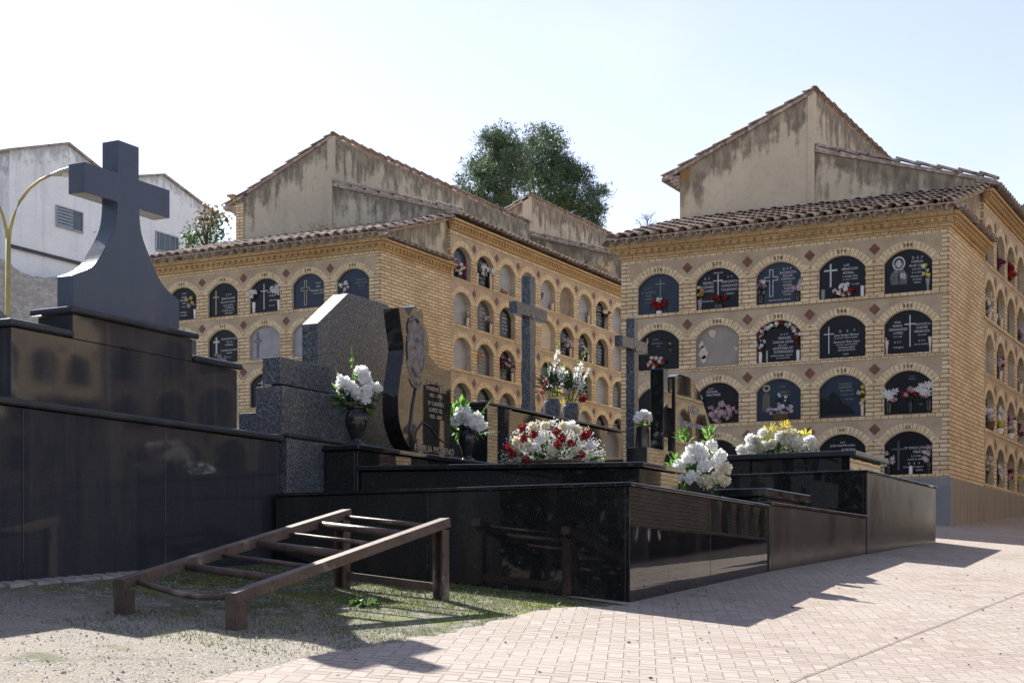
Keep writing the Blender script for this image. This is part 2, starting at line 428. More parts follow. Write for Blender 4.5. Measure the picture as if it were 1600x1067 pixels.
def m_gravel():
    t = NT('gravel_earth'); uv = t.co('UV')
    v = t.voro(110, uv, out='Color'); vd = t.voro(110, uv)
    sp = t.n.new('ShaderNodeSeparateColor'); t.l.new(v, sp.inputs[0])
    c = t.ramp(sp.outputs[0], [(0, (.10,.092,.078)), (.4, (.22,.20,.17)), (.75, (.32,.295,.255)), (1, (.46,.43,.385))])
    earth = t.noise(2.5, 6, uv, .65)
    sx_ = t.n.new('ShaderNodeSeparateXYZ'); t.l.new(uv, sx_.inputs[0])
    mossy = t.math('MULTIPLY', t.step(t.math('ADD', sx_.outputs[1], t.math('MULTIPLY', t.noise(1.1, 4, uv), 1.6)), 7.1, 8.5), t.step(sx_.outputs[1], 10.4, 9.6))
    c = t.mix(t.math('MULTIPLY', t.step(earth, .38, .62), t.fmix(mossy, .8, .3)), c, (.31,.275,.225))
    c = t.mix(t.math('MULTIPLY', mossy, t.math('MULTIPLY', t.step(t.noise(6, 5, uv), .34, .58), .85)), c, (.085,.10,.036))
    c = t.mix(t.math('MULTIPLY', mossy, t.math('MULTIPLY', t.step(t.noise(1.9, 3, uv), .54, .60), .85)), c, (.17,.20,.045))
    moss = t.noise(1.3, 5, uv, .6)
    c = t.mix(t.math('MULTIPLY', t.step(moss, .60, .68), .6), c, (.085,.10,.035))
    t.bump(t.math('ADD', t.math('MULTIPLY', vd, -1.0), t.noise(14, 5, uv)), .6, .012)
    return t.done(c, .95, spec=.2)
M['gravel'] = m_gravel()
def m_stonewall():
    t = NT('rubble_stone'); uv = t.co('UV', (2.6, 5.6, 1))
    e = t.voro(1.5, uv, 'DISTANCE_TO_EDGE', rnd=.8); cc = t.voro(1.5, uv, out='Color', rnd=.8)
    sp = t.n.new('ShaderNodeSeparateColor'); t.l.new(cc, sp.inputs[0])
    c = t.ramp(sp.outputs[0], [(0, (.34,.32,.29)), (.5, (.46,.44,.41)), (1, (.56,.54,.51))])
    c = t.mix(t.step(e, .02, .09), (.36,.34,.315), c)
    c = t.mix(t.math('MULTIPLY', t.noise(.8, 5, uv), .5), c, (.25,.24,.23))
    t.bump(e, .6, .05)
    return t.done(c, .95, spec=.2)
M['stone'] = m_stonewall()
# ================================================================ setting: ground, path
def plane_px(px, py):
    u = (px-800)/F; D = 1.15/((py-910)/F + .1004 - .0563*u)
    return cam2w(u*D, D)
g = MB()
xs = [-260,-180,-120,-90,-70,-55] + [-48+2*k for k in range(30)] + [14,20,30,50,80,130,200,280]
ys = [-160,-90,-50,-30,-20,-12] + [-8+2*k for k in range(31)] + [60,75,100,140,200,280]
def gnd(X, Y): return gz(X, Y)
idx = {}
for a, X in enumerate(xs):
    for b, Y in enumerate(ys):
        idx[a, b] = len(g.v); g.v.append((X, Y, gnd(X, Y)))
for a in range(len(xs)-1):
    for b in range(len(ys)-1):
        g.f.append((idx[a,b], idx[a+1,b], idx[a+1,b+1], idx[a,b+1])); g.m.append(0); g.sm.append(True)
o = g.build('ground', M['gravel'], fix=False); tag(o, 'beige gravelly earth around the tombs', 'ground', kind='structure')

# brick path: one sheet 8 mm above the earth, with an uneven earth edge on its left
edge_px = [(250,1085),(330,1062),(430,1040),(560,1015),(640,1001),(720,986),(800,966),(870,951),(985,947)]
edge = [plane_px(*p) for p in edge_px]
rows = []
left = [(-2.6, -8.0), (-3.1, 0.0), (-3.9, 4.2)] + edge
left = sorted(left, key=lambda p: p[1])
def left_at(Y):
    for (xa, ya), (xb, yb) in zip(left, left[1:]):
        if ya <= Y <= yb: return xa + (xb-xa)*(Y-ya)/max(1e-6, yb-ya)
    if Y < left[0][1]: return left[0][0]
    return -4.6 if Y < 19.5 else -5.3
p = MB(); prev = None
Y = -8.0
while Y < 60:
    xl = left_at(Y) + (R.uniform(-.035, .035) if Y < 9.6 else 0)
    xr = [xl + (9.0-xl)*k/12 for k in range(13)]
    row = [(x, Y, gnd(x, Y) + .008) for x in xr]
    if prev:
        for k in range(12): p.face([prev[k], prev[k+1], row[k+1], row[k]])
    prev = row
    Y += .1 if 4 < Y < 10 else .5
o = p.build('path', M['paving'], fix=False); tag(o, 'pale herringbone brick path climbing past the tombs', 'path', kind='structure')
# expansion joint in the paving
j = MB(); ya = -2.0
while ya < 24:
    x0 = -2.27 + .003*math.sin(ya*3.1); x1 = -2.27 + .003*math.sin((ya+.5)*3.1)
    j.face([(x0-.0032, ya, gnd(x0, ya)+.013), (x0+.0032, ya, gnd(x0, ya)+.013), (x1+.0032, ya+.5, gnd(x1, ya+.5)+.013), (x1-.0032, ya+.5, gnd(x1, ya+.5)+.013)])
    ya += .5
o = j.build('path_joint', M['numeral'], fix=False); tag(o, 'thin dark expansion joint running along the brick path', 'joint', kind='structure')

# ================================================================ niche blocks
HS, RISE, DEP = .455, .20, .13
def arch_pts(half, n=14):
    Rr = (half*half + RISE*RISE)/(2*RISE); th = math.asin(half/Rr); zc = HS + RISE - Rr
    return [(Rr*math.sin(-th + 2*th*k/n), zc + Rr*math.cos(-th + 2*th*k/n)) for k in range(n+1)], Rr, th, zc

def facade(mb, P, a0, ncol, pitch, w, sills, amax, amin, DEP=.13):
    """brick wall with arched openings. P(a, n, z) maps wall coordinates to the world. materials: 0 brick 1 rowlock 2 arch 3 render 4 jamb 5 terracotta"""
    half = w/2; pts, Rr, th, zc = arch_pts(half)
    def q(a, b, z0, z1, m, n=0.0):
        mb.face([P(a,n,z0), P(b,n,z0), P(b,n,z1), P(a,n,z1)], m)
    for zi in sills:
        # rowlock course under the openings, 14 mm proud
        c = [P(amin,0,zi-.06), P(amax,0,zi-.06), P(amax,0,zi), P(amin,0,zi)]
        c2 = [P(amin,.014,zi-.06), P(amax,.014,zi-.06), P(amax,.014,zi), P(amin,.014,zi)]
        mb.raw(c + c2, [(4,5,6,7),(0,1,5,4),(3,7,6,2),(1,2,6,5),(0,4,7,3)], 1)
        if amin < a0: q(amin, a0, zi, zi+.86, 0)
        if amax > a0+ncol*pitch: q(a0+ncol*pitch, amax, zi, zi+.86, 0)
        for ci in range(ncol):
            c0 = a0 + ci*pitch; c1 = c0 + pitch; ac = (c0+c1)/2
            o0, o1 = ac-half, ac+half
            q(c0, o0, zi, zi+HS, 0); q(o1, c1, zi, zi+HS, 0)
            q(c0, o0, zi+HS, zi+HS+.10, 0); q(o1, c1, zi+HS, zi+HS+.10, 0)
            q(c0, o0, zi+HS+.10, zi+.86, 3); q(o1, c1, zi+HS+.10, zi+.86, 3)
            for (xa, za), (xb, zb_) in zip(pts, pts[1:]):
                mb.face([P(ac+xa,0,zi+za), P(ac+xb,0,zi+zb_), P(ac+xb,0,zi+.86), P(ac+xa,0,zi+.86)], 3)
                mb.face([P(ac+xa,0,zi+za), P(ac+xb,0,zi+zb_), P(ac+xb,-DEP,zi+zb_), P(ac+xa,-DEP,zi+za)], 4)
                # thin cement lip round the opening
            mb.face([P(o0,0,zi), P(o0,0,zi+HS), P(o0,-DEP,zi+HS), P(o0,-DEP,zi)], 4)
            mb.face([P(o1,0,zi), P(o1,0,zi+HS), P(o1,-DEP,zi+HS), P(o1,-DEP,zi)], 4)
            mb.face([P(o0,0,zi), P(o1,0,zi), P(o1,-DEP,zi), P(o0,-DEP,zi)], 4)
            # back of the recess
            mb.face([P(o0,-DEP-.03,zi), P(o1,-DEP-.03,zi), P(o1,-DEP-.03,zi+.7), P(o0,-DEP-.03,zi+.7)], 4)
            # voussoirs of the arch
            nv = 16; r0, r1 = Rr+.012, Rr+.125
            for k in range(nv):
                t0 = -th*1.06 + 2*th*1.06*k/nv + .011; t1 = -th*1.06 + 2*th*1.06*(k+1)/nv - .011
                pr = .006 + R.uniform(0, .004)
                A = [(r0*math.sin(t0), zc+r0*math.cos(t0)), (r0*math.sin(t1), zc+r0*math.cos(t1)),
                     (r1*math.sin(t1), zc+r1*math.cos(t1)), (r1*math.sin(t0), zc+r1*math.cos(t0))]
                v = [P(ac+x, 0.0, zi+z) for x, z in A] + [P(ac+x, pr, zi+z) for x, z in A]
                mb.raw(v, [(4,5,6,7),(0,1,5,4),(1,2,6,5),(2,3,7,6),(3,0,4,7)], 2)
        for ci in range(ncol+1):
            if 0 < ci < ncol:
                ac = a0 + ci*pitch; s = .088; zz = zi+.705
                A = [(0,-s),(s,0),(0,s),(-s,0)]
                v = [P(ac+x, 0.0, zz+z) for x, z in A] + [P(ac+x, .009, zz+z) for x, z in A]
                mb.raw(v, [(4,5,6,7),(0,1,5,4),(1,2,6,5),(2,3,7,6),(3,0,4,7)], 5)

def tile_geo(mb, p0, p1, side, up, r0, r1, m=0, n=6, inv=False):
    """one barrel tile from p0 (lower, wide end) to p1"""
    p0, p1, side, up = Vector(p0), Vector(p1), Vector(side), Vector(up)
    vs = []
    for p, r in ((p0, r0), (p1, r1)):
        for k in range(n+1):
            a = pi*k/n
            vs.append(p + side*(r*math.cos(a)) + up*((-1 if inv else 1)*r*.75*math.sin(a)))
    for p, r in ((p0, r0-.014), (p1, r1-.014)):
        for k in range(n+1):
            a = pi*k/n
            vs.append(p + side*(r*math.cos(a)) + up*((-1 if inv else 1)*r*.75*math.sin(a)))
    q = n+1; fs = []
    for k in range(n):
        fs.append((k, k+1, q+k+1, q+k))
        fs.append((2*q+k, 2*q+k+1, 3*q+k+1, 3*q+k))
        fs.append((k, k+1, 2*q+k+1, 2*q+k)); fs.append((q+k, q+k+1, 3*q+k+1, 3*q+k))
    fs += [(0, q, 3*q, 2*q), (n, q+n, 3*q+n, 2*q+n)]
    mb.raw(vs, fs, m)

def verge(mb, a, b, side, m=0, r=.07, step=.36):
    """line of overlapping tiles up a slope"""
    a, b = Vector(a), Vector(b); d = b-a; L = d.length; d.normalize(); side = Vector(side)
    up = side.cross(d); up = up if up.z > 0 else -up
    s = 0.0
    while s < L:
        e = min(L+.02, s+step+.07); lift = up*(.012 + R.uniform(-.006, .01))
        tile_geo(mb, a + d*s + up*.035 + lift, a + d*e + lift, side, up, r+R.uniform(-.006,.006), r*.85, m)
        s += step

DIG = {}
def text_mesh(s, size, mat, align='CENTER', spacing=1.0, bold=.0):
    k = (s, round(size,4), mat.name, align, spacing, bold)
    if k in DIG: return DIG[k]
    cu = bpy.data.curves.new('txt', 'FONT'); cu.body = s; cu.size = size; cu.align_x = align; cu.space_character = spacing
    cu.resolution_u = 2; cu.extrude = .0012; cu.offset = bold
    ob = bpy.data.objects.new('txt', cu); col.objects.link(ob)
    dg = bpy.context.evaluated_depsgraph_get(); dg.update()
    me = bpy.data.meshes.new_from_object(ob.evaluated_get(dg))
    bpy.data.objects.remove(ob); bpy.data.curves.remove(cu)
    me.name = 'lettering'; me.materials.clear(); me.materials.append(mat)
    me.transform(Matrix.Rotation(pi/2, 4, 'X'))       # stand the letters up, facing -Y
    DIG[k] = me
    return me
def join_text(items, mat):
    """items: (string, x, z, size); one mesh of engraved lettering"""
    bm = bmesh.new()
    for it in items:
        s, x, z, size = it[:4]
        me = text_mesh(s, size, mat, bold=.0004 if size < .08 else 0).copy(); me.transform(Matrix.Translation((x, 0, z))); bm.from_mesh(me); bpy.data.meshes.remove(me)
    me = bpy.data.meshes.new('lettering'); bm.to_mesh(me); bm.free(); me.materials.append(mat)
    return me

PLQ = {}
def plaque_mesh(key, half):
    k = (key, half)
    if k not in PLQ:
        mb = MB(); pts, Rr, th, zc = arch_pts(half-.004)
        poly = [(-half+.004, 0, .004)] + [(x, 0, z) for x, z in pts] + [(half-.004, 0, .004)]
        poly = [(x, y, z) for x, y, z in poly]
        mb.extr(poly, (0, .022, 0)); PLQ[k] = mb.mesh('niche_plaque', M['pl_'+key])
    return PLQ[k]

def cross_mesh(h, w, t, style, mat):
    mb = MB()
    def bx(x0, x1, z0, z1): mb.box(x0, x1, -.008, 0, z0, z1)
    if style == 'outline':
        e = .011; wt = t/2; zc = h*.66; aw = w/2; ah = t/2
        seq = [(-wt,0),(wt,0),(wt,zc-ah),(aw,zc-ah),(aw,zc+ah),(wt,zc+ah),(wt,h),(-wt,h),(-wt,zc+ah),(-aw,zc+ah),(-aw,zc-ah),(-wt,zc-ah)]
        for (xa, za), (xb, zb_) in zip(seq, seq[1:]+seq[:1]):
            if abs(xa-xb) < 1e-6: bx(xa-e/2, xa+e/2, min(za,zb_)+e/2, max(za,zb_)-e/2)
            else: bx(min(xa,xb)-e/2, max(xa,xb)+e/2, za-e/2, za+e/2)
    else:
        zc = h*.72
        bx(-t/2, t/2, 0, h); bx(-w/2, -t/2, zc-t/2, zc+t/2); bx(t/2, w/2, zc-t/2, zc+t/2)
    return mb.mesh('engraved_cross', mat)

class Block: pass
def niche_block(label, X0, Y0, zb, cols_w=9, quoin=False, mat='stucco', first=276, third=False, left=False, skip=1):
    B = Block(); B.X0, B.Y0, B.zb = X0, Y0, zb
    gzv = gz(X0, Y0)
    root = thing('niche_building', (X0, Y0, gzv), label, 'building', 'brick niche blocks'); B.root = root
    def PF(a, n, z): return (X0+a, Y0-n, zb+z)
    def PW(a, n, z): return (X0+n, Y0+a, zb+z)
    W = 5.36; fs = [.92*k for k in range(4)]; ws = [.92*k for k in range(5)]
    LEN = 2.6 + cols_w*.985 + .25
    mb = MB()
    facade(mb, PF, -5.21, 5, 1.02, .73, fs, 0.0, -W, .075)
    mb.face([PF(-W,0,3.62), PF(0,0,3.62), PF(0,0,3.70), PF(-W,0,3.70)], 1)
    # plain return wall, then the long wing
    mb.face([PW(0,0,-.06), PW(2.6,0,-.06), PW(2.6,0,3.70), PW(0,0,3.70)], 0)
    facade(mb, PW, 2.6, cols_w, .985, .72, ws, LEN, 2.6)
    mb.face([PW(2.6,0,4.54), PW(LEN,0,4.54), PW(LEN,0,4.62), PW(2.6,0,4.62)], 1)
    # left side and back
    if left:
        def PL(a, n, z): return (X0-W-n, Y0+a, zb+z)
        s0 = 2.6 + .985*skip
        mb.face([PL(0,0,-.06), PL(s0,0,-.06), PL(s0,0,5.2), PL(0,0,3.9)], 0)
        facade(mb, PL, s0, cols_w-skip, .985, .72, ws, LEN, s0)
        mb.face([PL(s0,0,4.54), PL(LEN,0,4.54), PL(LEN,0,5.7), PL(s0,0,5.7)], 0)
    else:
        mb.face([(X0-W, Y0, zb-.06), (X0-W, Y0+LEN, zb-.06), (X0-W, Y0+LEN, zb+5.7), (X0-W, Y0, zb+3.7)], 0)
    mb.face([(X0-W, Y0+LEN, zb-.06), (X0, Y0+LEN, zb-.06), (X0, Y0+LEN, zb+4.8), (X0-W, Y0+LEN, zb+5.7)], 0)
    # brick quoins beside the render above the low roof
    mb.box(X0-.13, X0-.002, Y0+2.596, Y0+2.63, zb+3.7, zb+4.62, 0)
    if quoin: mb.box(X0-W-.002, X0-W+.2, Y0+2.60, Y0+2.63, zb+4.2, zb+5.72, 0)
    mb.build('brick_wall', [M['brick'], M['rowlock'], M['archbrick'], M['spandrel'], M['jamb'], M['terracotta']], root, fix=False)
    # plinth
    pl = MB()
    pl.box(X0-W-.02, X0+.025, Y0-.025, Y0+.12, gz(X0-W,Y0)-2.5, zb-.06, 0)
    pl.box(X0-.3, X0+.025, Y0+.12, Y0+LEN, gzv-2.5, zb-.06, 1)
    pl.box(X0-W-.02, X0-.3, Y0+LEN-.3, Y0+LEN, gzv-2.5, zb-.06, 1)
    pl.build('plinth', [M['plinth_paint'], M['concrete']], root)
    # cornice: corbelled courses with a dentil course
    co = MB(); st = [(.0,.05,.03,0),(.05,.11,.06,1),(.11,.152,.12,0),(.152,.192,.17,0)]
    for base, lo, hi, a0, a1 in ((3.70, -W, 0, -W, 0),):
        for z0, z1, pr, dent in st:
            zz0, zz1 = zb+base+z0, zb+base+z1
            co.box(X0-W-pr, X0+pr, Y0-pr, Y0, zz0, zz1)
            co.box(X0, X0+pr, Y0, Y0+2.60, zz0, zz1)
            if dent:
                k = -W-pr
                while k < -.06+pr:
                    co.box(X0+k, X0+k+.08, Y0-pr-.03, Y0-pr, zz0+.003, zz1); k += .135
                k = .03
                while k < 2.5:
                    co.box(X0+pr, X0+pr+.03, Y0+k, Y0+k+.08, zz0+.003, zz1); k += .135
    for z0, z1, pr, dent in st:
        zz0, zz1 = zb+4.62+z0, zb+4.62+z1
        co.box(X0, X0+pr, Y0+2.60-pr*.6, Y0+LEN, zz0, zz1)
        if quoin: co.box(X0-W-pr, X0-W, Y0+2.60-pr*.6, Y0+LEN, zz0+1.1, zz1+1.1)
        if dent:
            k = 2.64
            while k < LEN:
                co.box(X0+pr, X0+pr+.03, Y0+k, Y0+k+.08, zz0+.003, zz1); k += .135
    co.build('cornice', M['cornice'], root)
    # stained render: gable, ridge wall, lean-to end
    sw = MB(); RX, RZ, LZ, SZ, EZ = -2.87, 6.82, 5.77, 5.81, 4.97
    y = Y0+2.63; n = 14
    def ztop(x): return LZ + (x+W)/(RX+W)*(RZ-LZ) if x <= RX else SZ + (x-RX)/(-RX)*(EZ-SZ)
    xsn = [-W + (RX+W)*k/n for k in range(n+1)]
    for xa, xb in zip(xsn, xsn[1:]):
        sw.face([(X0+xa,y,zb+3.7),(X0+xb,y,zb+3.7),(X0+xb,y,zb+ztop(xb)),(X0+xa,y,zb+ztop(xa))], 0, tops=[ztop(xa)-3.7, ztop(xb)-3.7, 0, 0])
    xsn = [RX*(1-k/n) for k in range(n+1)]
    zr = lambda x: SZ + (x-RX)/(-RX)*(EZ-SZ)
    for xa, xb in zip(xsn, xsn[1:]):
        sw.face([(X0+xa,y,zb+3.7),(X0+xb,y,zb+3.7),(X0+xb,y,zb+zr(xb)),(X0+xa,y,zb+zr(xa))], 0, tops=[zr(xa)-3.7, zr(xb)-3.7, 0, 0])
    ns = 20
    for k in range(ns):
        ya = y + (LEN-2.63)*k/ns; yb = y + (LEN-2.63)*(k+1)/ns
        sw.face([(X0+RX,ya,zb+5.3),(X0+RX,yb,zb+5.3),(X0+RX,yb,zb+RZ),(X0+RX,ya,zb+RZ)], 0, tops=[1.5,1.5,0,0])
    # pilaster at the ridge
    sw.box(X0+RX-.11, X0+RX+.01, y-.03, y+.1, zb+4.6, zb+RZ+.03)
    # lean-to end wall over the plain return
    t0, t1 = 3.98, 4.90
    sw.face([(X0-.06, Y0-.1, zb+3.88), (X0-.06, Y0+2.63, zb+3.88), (X0-.06, Y0+2.63, zb+t1), (X0-.06, Y0-.1, zb+t0)], 0, tops=[.1,.9,0,0])
    sw.build('rendered_gable', M[mat], root, fix=False)
    # roofs
    rf = MB()
    e0, e1 = 3.945, 4.80
    ya, yb = Y0-.22, Y0+2.63
    rf.extr([(X0-W-.1, ya, zb+e0), (X0+.02, ya, zb+e0), (X0+.02, yb, zb+e1), (X0-W-.1, yb, zb+e1)], (0,0,.05), 0)
    d = Vector((0, yb-ya, e1-e0)); L = d.length; d.normalize(); up = Vector((0, -d.z, d.y)); sx = Vector((1,0,0))
    ncol = 27
    for c in range(ncol):                                  # corbel row of tiles carrying the eave
        x = X0-W-.1 + (W+.2)*c/(ncol-1)
        tile_geo(rf, (x+R.uniform(-.006,.006), Y0-.37+R.uniform(-.012,.012), zb+3.888), (x, Y0-.03, zb+3.905), sx, (0,0,1.15), .098, .085, 0, 8)
    for c in range(ncol):
        x = X0-W-.06 + (W+.1)*c/(ncol-1); s = -.07
        while s < L-.05:
            e = min(L, s+.43); base = Vector((x+R.uniform(-.008,.008), ya, zb+e0+.055)) + d*s
            tile_geo(rf, base + up*(.03+R.uniform(-.006,.012)), Vector((x, ya, zb+e0+.055)) + d*e, sx, up, .088, .072, 0)
            s += .36
        if c < ncol-1:
            xm = x + (W+.1)/(ncol-1)/2; base = Vector((xm, ya, zb+e0+.085))
            tile_geo(rf, base + d*.02, base + d*.4, sx, up, .085, .075, 0, inv=True)
    verge(rf, (X0-.02, Y0-.3, zb+t0-.02), (X0-.02, yb, zb+t1-.02), (1,0,0))
    # short tile skirt on the side cornice and along the wing
    def skirt(ys, ye, zc, nx=1):
        k = ys
        while k < ye:
            a = Vector((X0+.27, k, zc-.005+R.uniform(-.006,.006))); b = Vector((X0-.12, k, zc+.10))
            tile_geo(rf, a, b, (0,1,0), (.25,0,.97), .08, .07, 0)
            k += .2
    skirt(Y0-.18, Y0+2.5, zb+3.90)
    skirt(Y0+2.66, Y0+LEN, zb+4.87)
    # upper roofs: left slope and right slope, 60 mm slabs with tile verges on the front edge
    def slope(xa, za, xb, zb_, m=0):
        rf.extr([(X0+xa, y-.04, zb+za), (X0+xb, y-.04, zb+zb_), (X0+xb, Y0+LEN, zb+zb_), (X0+xa, Y0+LEN, zb+za)], (0,0,.06), m)
        verge(rf, (X0+xa, y+.03, zb+za+.06), (X0+xb, y+.03, zb+zb_+.06), (0,1,0))
    dz = (RZ-LZ)/(RX+W)
    slope(-W-.34, LZ-.34*dz, RX-.02, RZ)
    slope(RX+.015, SZ, .2, EZ-.2*(SZ-EZ)/(-RX))
    verge(rf, (X0+RX, y, zb+RZ+.05), (X0+RX, Y0+LEN, zb+RZ+.05), (1,0,0))
    # corbelled brick ends under the left eave
    for k in range(4):
        rf.box(X0-W-.06-.06*k, X0-W, y-.02, y+.3, zb+LZ-.30+.06*k, zb+LZ-.245+.06*k)
    rf.build('tiled_roof', [M['tile']], root, fix=False)
    # eave mortar line
    em = MB(); em.box(X0-W-.14, X0+.1, Y0-.19, Y0+.1, zb+3.893, zb+3.972); em.box(X0-W-.12, X0+.06, Y0-.29, Y0-.2, zb+3.975, zb+3.993); em.build('eave_mortar', M['jamb'], root)
    # numerals over the arches
    B.num = []
    for r in range(4):
        for c in range(5):
            s = str(first - 75*(3-r) + c) if first - 75*(3-r) + c > 0 else ''
            if not s: continue
            me = text_mesh(' '.join(s), .066, M['numeral'], bold=.002)
            x = X0-5.21+1.02*c+.51
            if not third: inst('niche_number', me, root, Vector((x, Y0-.013, zb+.92*r+HS+RISE+.04)) - root.location)
    B.front = lambda r, c: (Vector((X0-5.21+1.02*(c-1)+.51, Y0, zb+.92*(4-r))), 0.0)       # r, c count from 1 at top left
    B.wing = lambda r, c: (Vector((X0, Y0+2.6+.985*(c-1)+.4925, zb+.92*(5-r))), pi/2)
    return B

def add_plaque(B, pos, key, half, cross=None, lines=(), inkey='engrave', extra=None):
    p, rz = pos
    depth = Vector((0, .105 if rz else .05, 0)); depth.rotate(Matrix.Rotation(rz, 3, 'Z'))
    o = inst('niche_plaque', plaque_mesh(key, half), B.root, p + depth - B.root.location, (0,0,rz))
    if cross:
        x, z, h, w, t, style = cross[:6]
        inst('engraved_cross', cross_mesh(h, w, t, style, M[cross[6] if len(cross) > 6 else inkey]), o, (x, 0, z))
    if lines:
        inst('lettering', join_text(lines, M[inkey]), o, (0, -.002, 0))
    if extra: extra(o)
    return o
# ================================================================ the three blocks
BR = niche_block('brick niche block with stained gable, its row-end corner facing the path', -5.11, 23.86, 1.64, 6, False, 'stucco', 276)
BL = niche_block('niche block whose ridge wall runs back below the pine tree', -15.74, 24.74, 2.49, 9, True, 'stucco_grey', 295)
BT = niche_block('sunlit niche block across the path, mirrored in the rose stele', 5.66, 22.2, .95, 18, False, 'stucco', 351, True, True, 3)
BU = niche_block('farther niche block across the path, mirrored in the big dark tomb', 13.56, 11.4, .33, 13, False, 'stucco', 351, True, True)

# upper terrace block behind the left one
def terrace_block(X0, Y0, zb, label, ridge=True):
    root = thing('niche_building', (X0, Y0, gz(X0, Y0)), label, 'building', 'brick niche blocks')
    y = Y0; W = 5.36; RX, RZ, LZ, SZ, EZ = -2.87, 6.82, 5.77, 5.81, 4.97
    sw = MB()
    def strips(a, b, zf, bot, n=10):
        for k in range(n):
            xa, xb = a+(b-a)*k/n, a+(b-a)*(k+1)/n
            sw.face([(X0+xa,y,bot),(X0+xb,y,bot),(X0+xb,y,zb+zf(xb)),(X0+xa,y,zb+zf(xa))], 0, tops=[zb+zf(xa)-bot, zb+zf(xb)-bot, 0, 0])
    if ridge: strips(-W, RX, lambda x: LZ+(x+W)/(RX+W)*(RZ-LZ), gz(X0,Y0)-.5)
    strips(RX, 0, lambda x: SZ+(x-RX)/(-RX)*(EZ-SZ), gz(X0,Y0)-.5)
    for k in range(14 if ridge else 0):
        ya, yb = y+.7*k, y+.7*(k+1)
        sw.face([(X0+RX,ya,zb+4.8),(X0+RX,yb,zb+4.8),(X0+RX,yb,zb+RZ),(X0+RX,ya,zb+RZ)], 0, tops=[2,2,0,0])
    if ridge: sw.box(X0+RX-.2, X0+RX+.01, y-.04, y+.1, zb+4.6, zb+RZ+.03)
    W = W if ridge else -RX; LZ = LZ if ridge else SZ
    sw.face([(X0,y,gz(X0,Y0)-.5),(X0,y+9.8,gz(X0,Y0)-.5),(X0,y+9.8,zb+EZ),(X0,y,zb+EZ)], 0, tops=[3,3,0,0])
    sw.face([(X0-W,y,gz(X0,Y0)-.5),(X0-W,y+9.8,gz(X0,Y0)-.5),(X0-W,y+9.8,zb+LZ),(X0-W,y,zb+LZ)], 0, tops=[3,3,0,0])
    sw.face([(X0-W,y+9.8,gz(X0,Y0)-.5),(X0,y+9.8,gz(X0,Y0)-.5),(X0,y+9.8,zb+EZ),(X0-W,y+9.8,zb+LZ)], 0)
    sw.build('rendered_gable', M['stucco'], root, fix=False)
    rf = MB()
    def slope(xa, za, xb, zb_):
        rf.extr([(X0+xa, y-.04, zb+za), (X0+xb, y-.04, zb+zb_), (X0+xb, y+9.8, zb+zb_), (X0+xa, y+9.8, zb+za)], (0,0,.06), 0)
        verge(rf, (X0+xa, y+.03, zb+za+.06), (X0+xb, y+.03, zb+zb_+.06), (0,1,0))
    if ridge: slope(-W-.3, LZ-.13, RX-.02, RZ)
    slope(RX+.015, SZ, .2, EZ-.06)
    if ridge: verge(rf, (X0+RX, y, zb+RZ+.05), (X0+RX, y+9.8, zb+RZ+.05), (1,0,0))
    rf.build('tiled_roof', M['tile'], root, fix=False)
terrace_block(-15.74, 24.74+11.75, 2.49+.72, 'stepped-up rear niche block with sunlit ochre corner below the pine')
terrace_block(-5.11, 32.65, 1.64+.72, 'unseen low rear block added to shade the mirrored wall across the path', False)  # added out of view; its shadow darkens the wall mirrored in the tombs

# ---------------------------------------------------------------- plaques of the right block, front
FH, WH = .365, .36
def T(*rows):  # (text, x, z, size)
    return list(rows)
BRF = BR.front
add_plaque(BR, BRF(1,1), 'blue', FH, (.02,.28,.30,.17,.016,'solid'), T(('D  E  P',-.2,.42,.045),('Mª ANGELES',-.19,.355,.045),('RUIZ',-.19,.30,.045),('LOPEZ',-.19,.245,.045),('12-5-1991',-.2,.19,.03)), 'engrave_dim')
add_plaque(BR, BRF(1,2), 'black', FH, (.0,.20,.36,.16,.018,'solid'), T(('HERMANOS',.0,.575,.03),('D   E',-.19,.49,.045),('P   P',.2,.49,.045),('PEDRO',-.17,.415,.058),('GOMEZ',-.17,.35,.058),('GOMEZ',-.17,.285,.058),('MARGARITA',.19,.415,.05),('GONZALEZ',.19,.35,.052),('TOLEDANO',.19,.285,.052),('1928-2001',.2,.225,.035),('VUESTROS HIJOS',-.18,.13,.03)), 'engrave')
add_plaque(BR, BRF(1,3), 'blue', FH, (-.13,.13,.42,.21,.055,'outline'), T(('D  E  P',.13,.53,.05),('ASCENSION',.14,.47,.05),('RATAR',.14,.42,.05),('CASTILLO',.14,.37,.05),('1914-1998',.13,.325,.032),('ANGEL',.14,.27,.052),('ROJO',.14,.22,.05),('CASTRO',.14,.17,.05),('1910-2000',.13,.13,.03),('VUESTROS HIJOS Y NIETOS',.0,.055,.03)), 'engrave')
add_plaque(BR, BRF(1,4), 'black', FH, (-.19,.19,.36,.21,.026,'solid'), T(('LUIS',.06,.495,.05),('MENDOZA',.11,.435,.052),('MORAL',.09,.375,.052),('11 MARZO 2002',.11,.325,.034),('A LOS 71 AÑOS',.12,.28,.034),('TUS HIJOS',.2,.2,.028)), 'engrave')
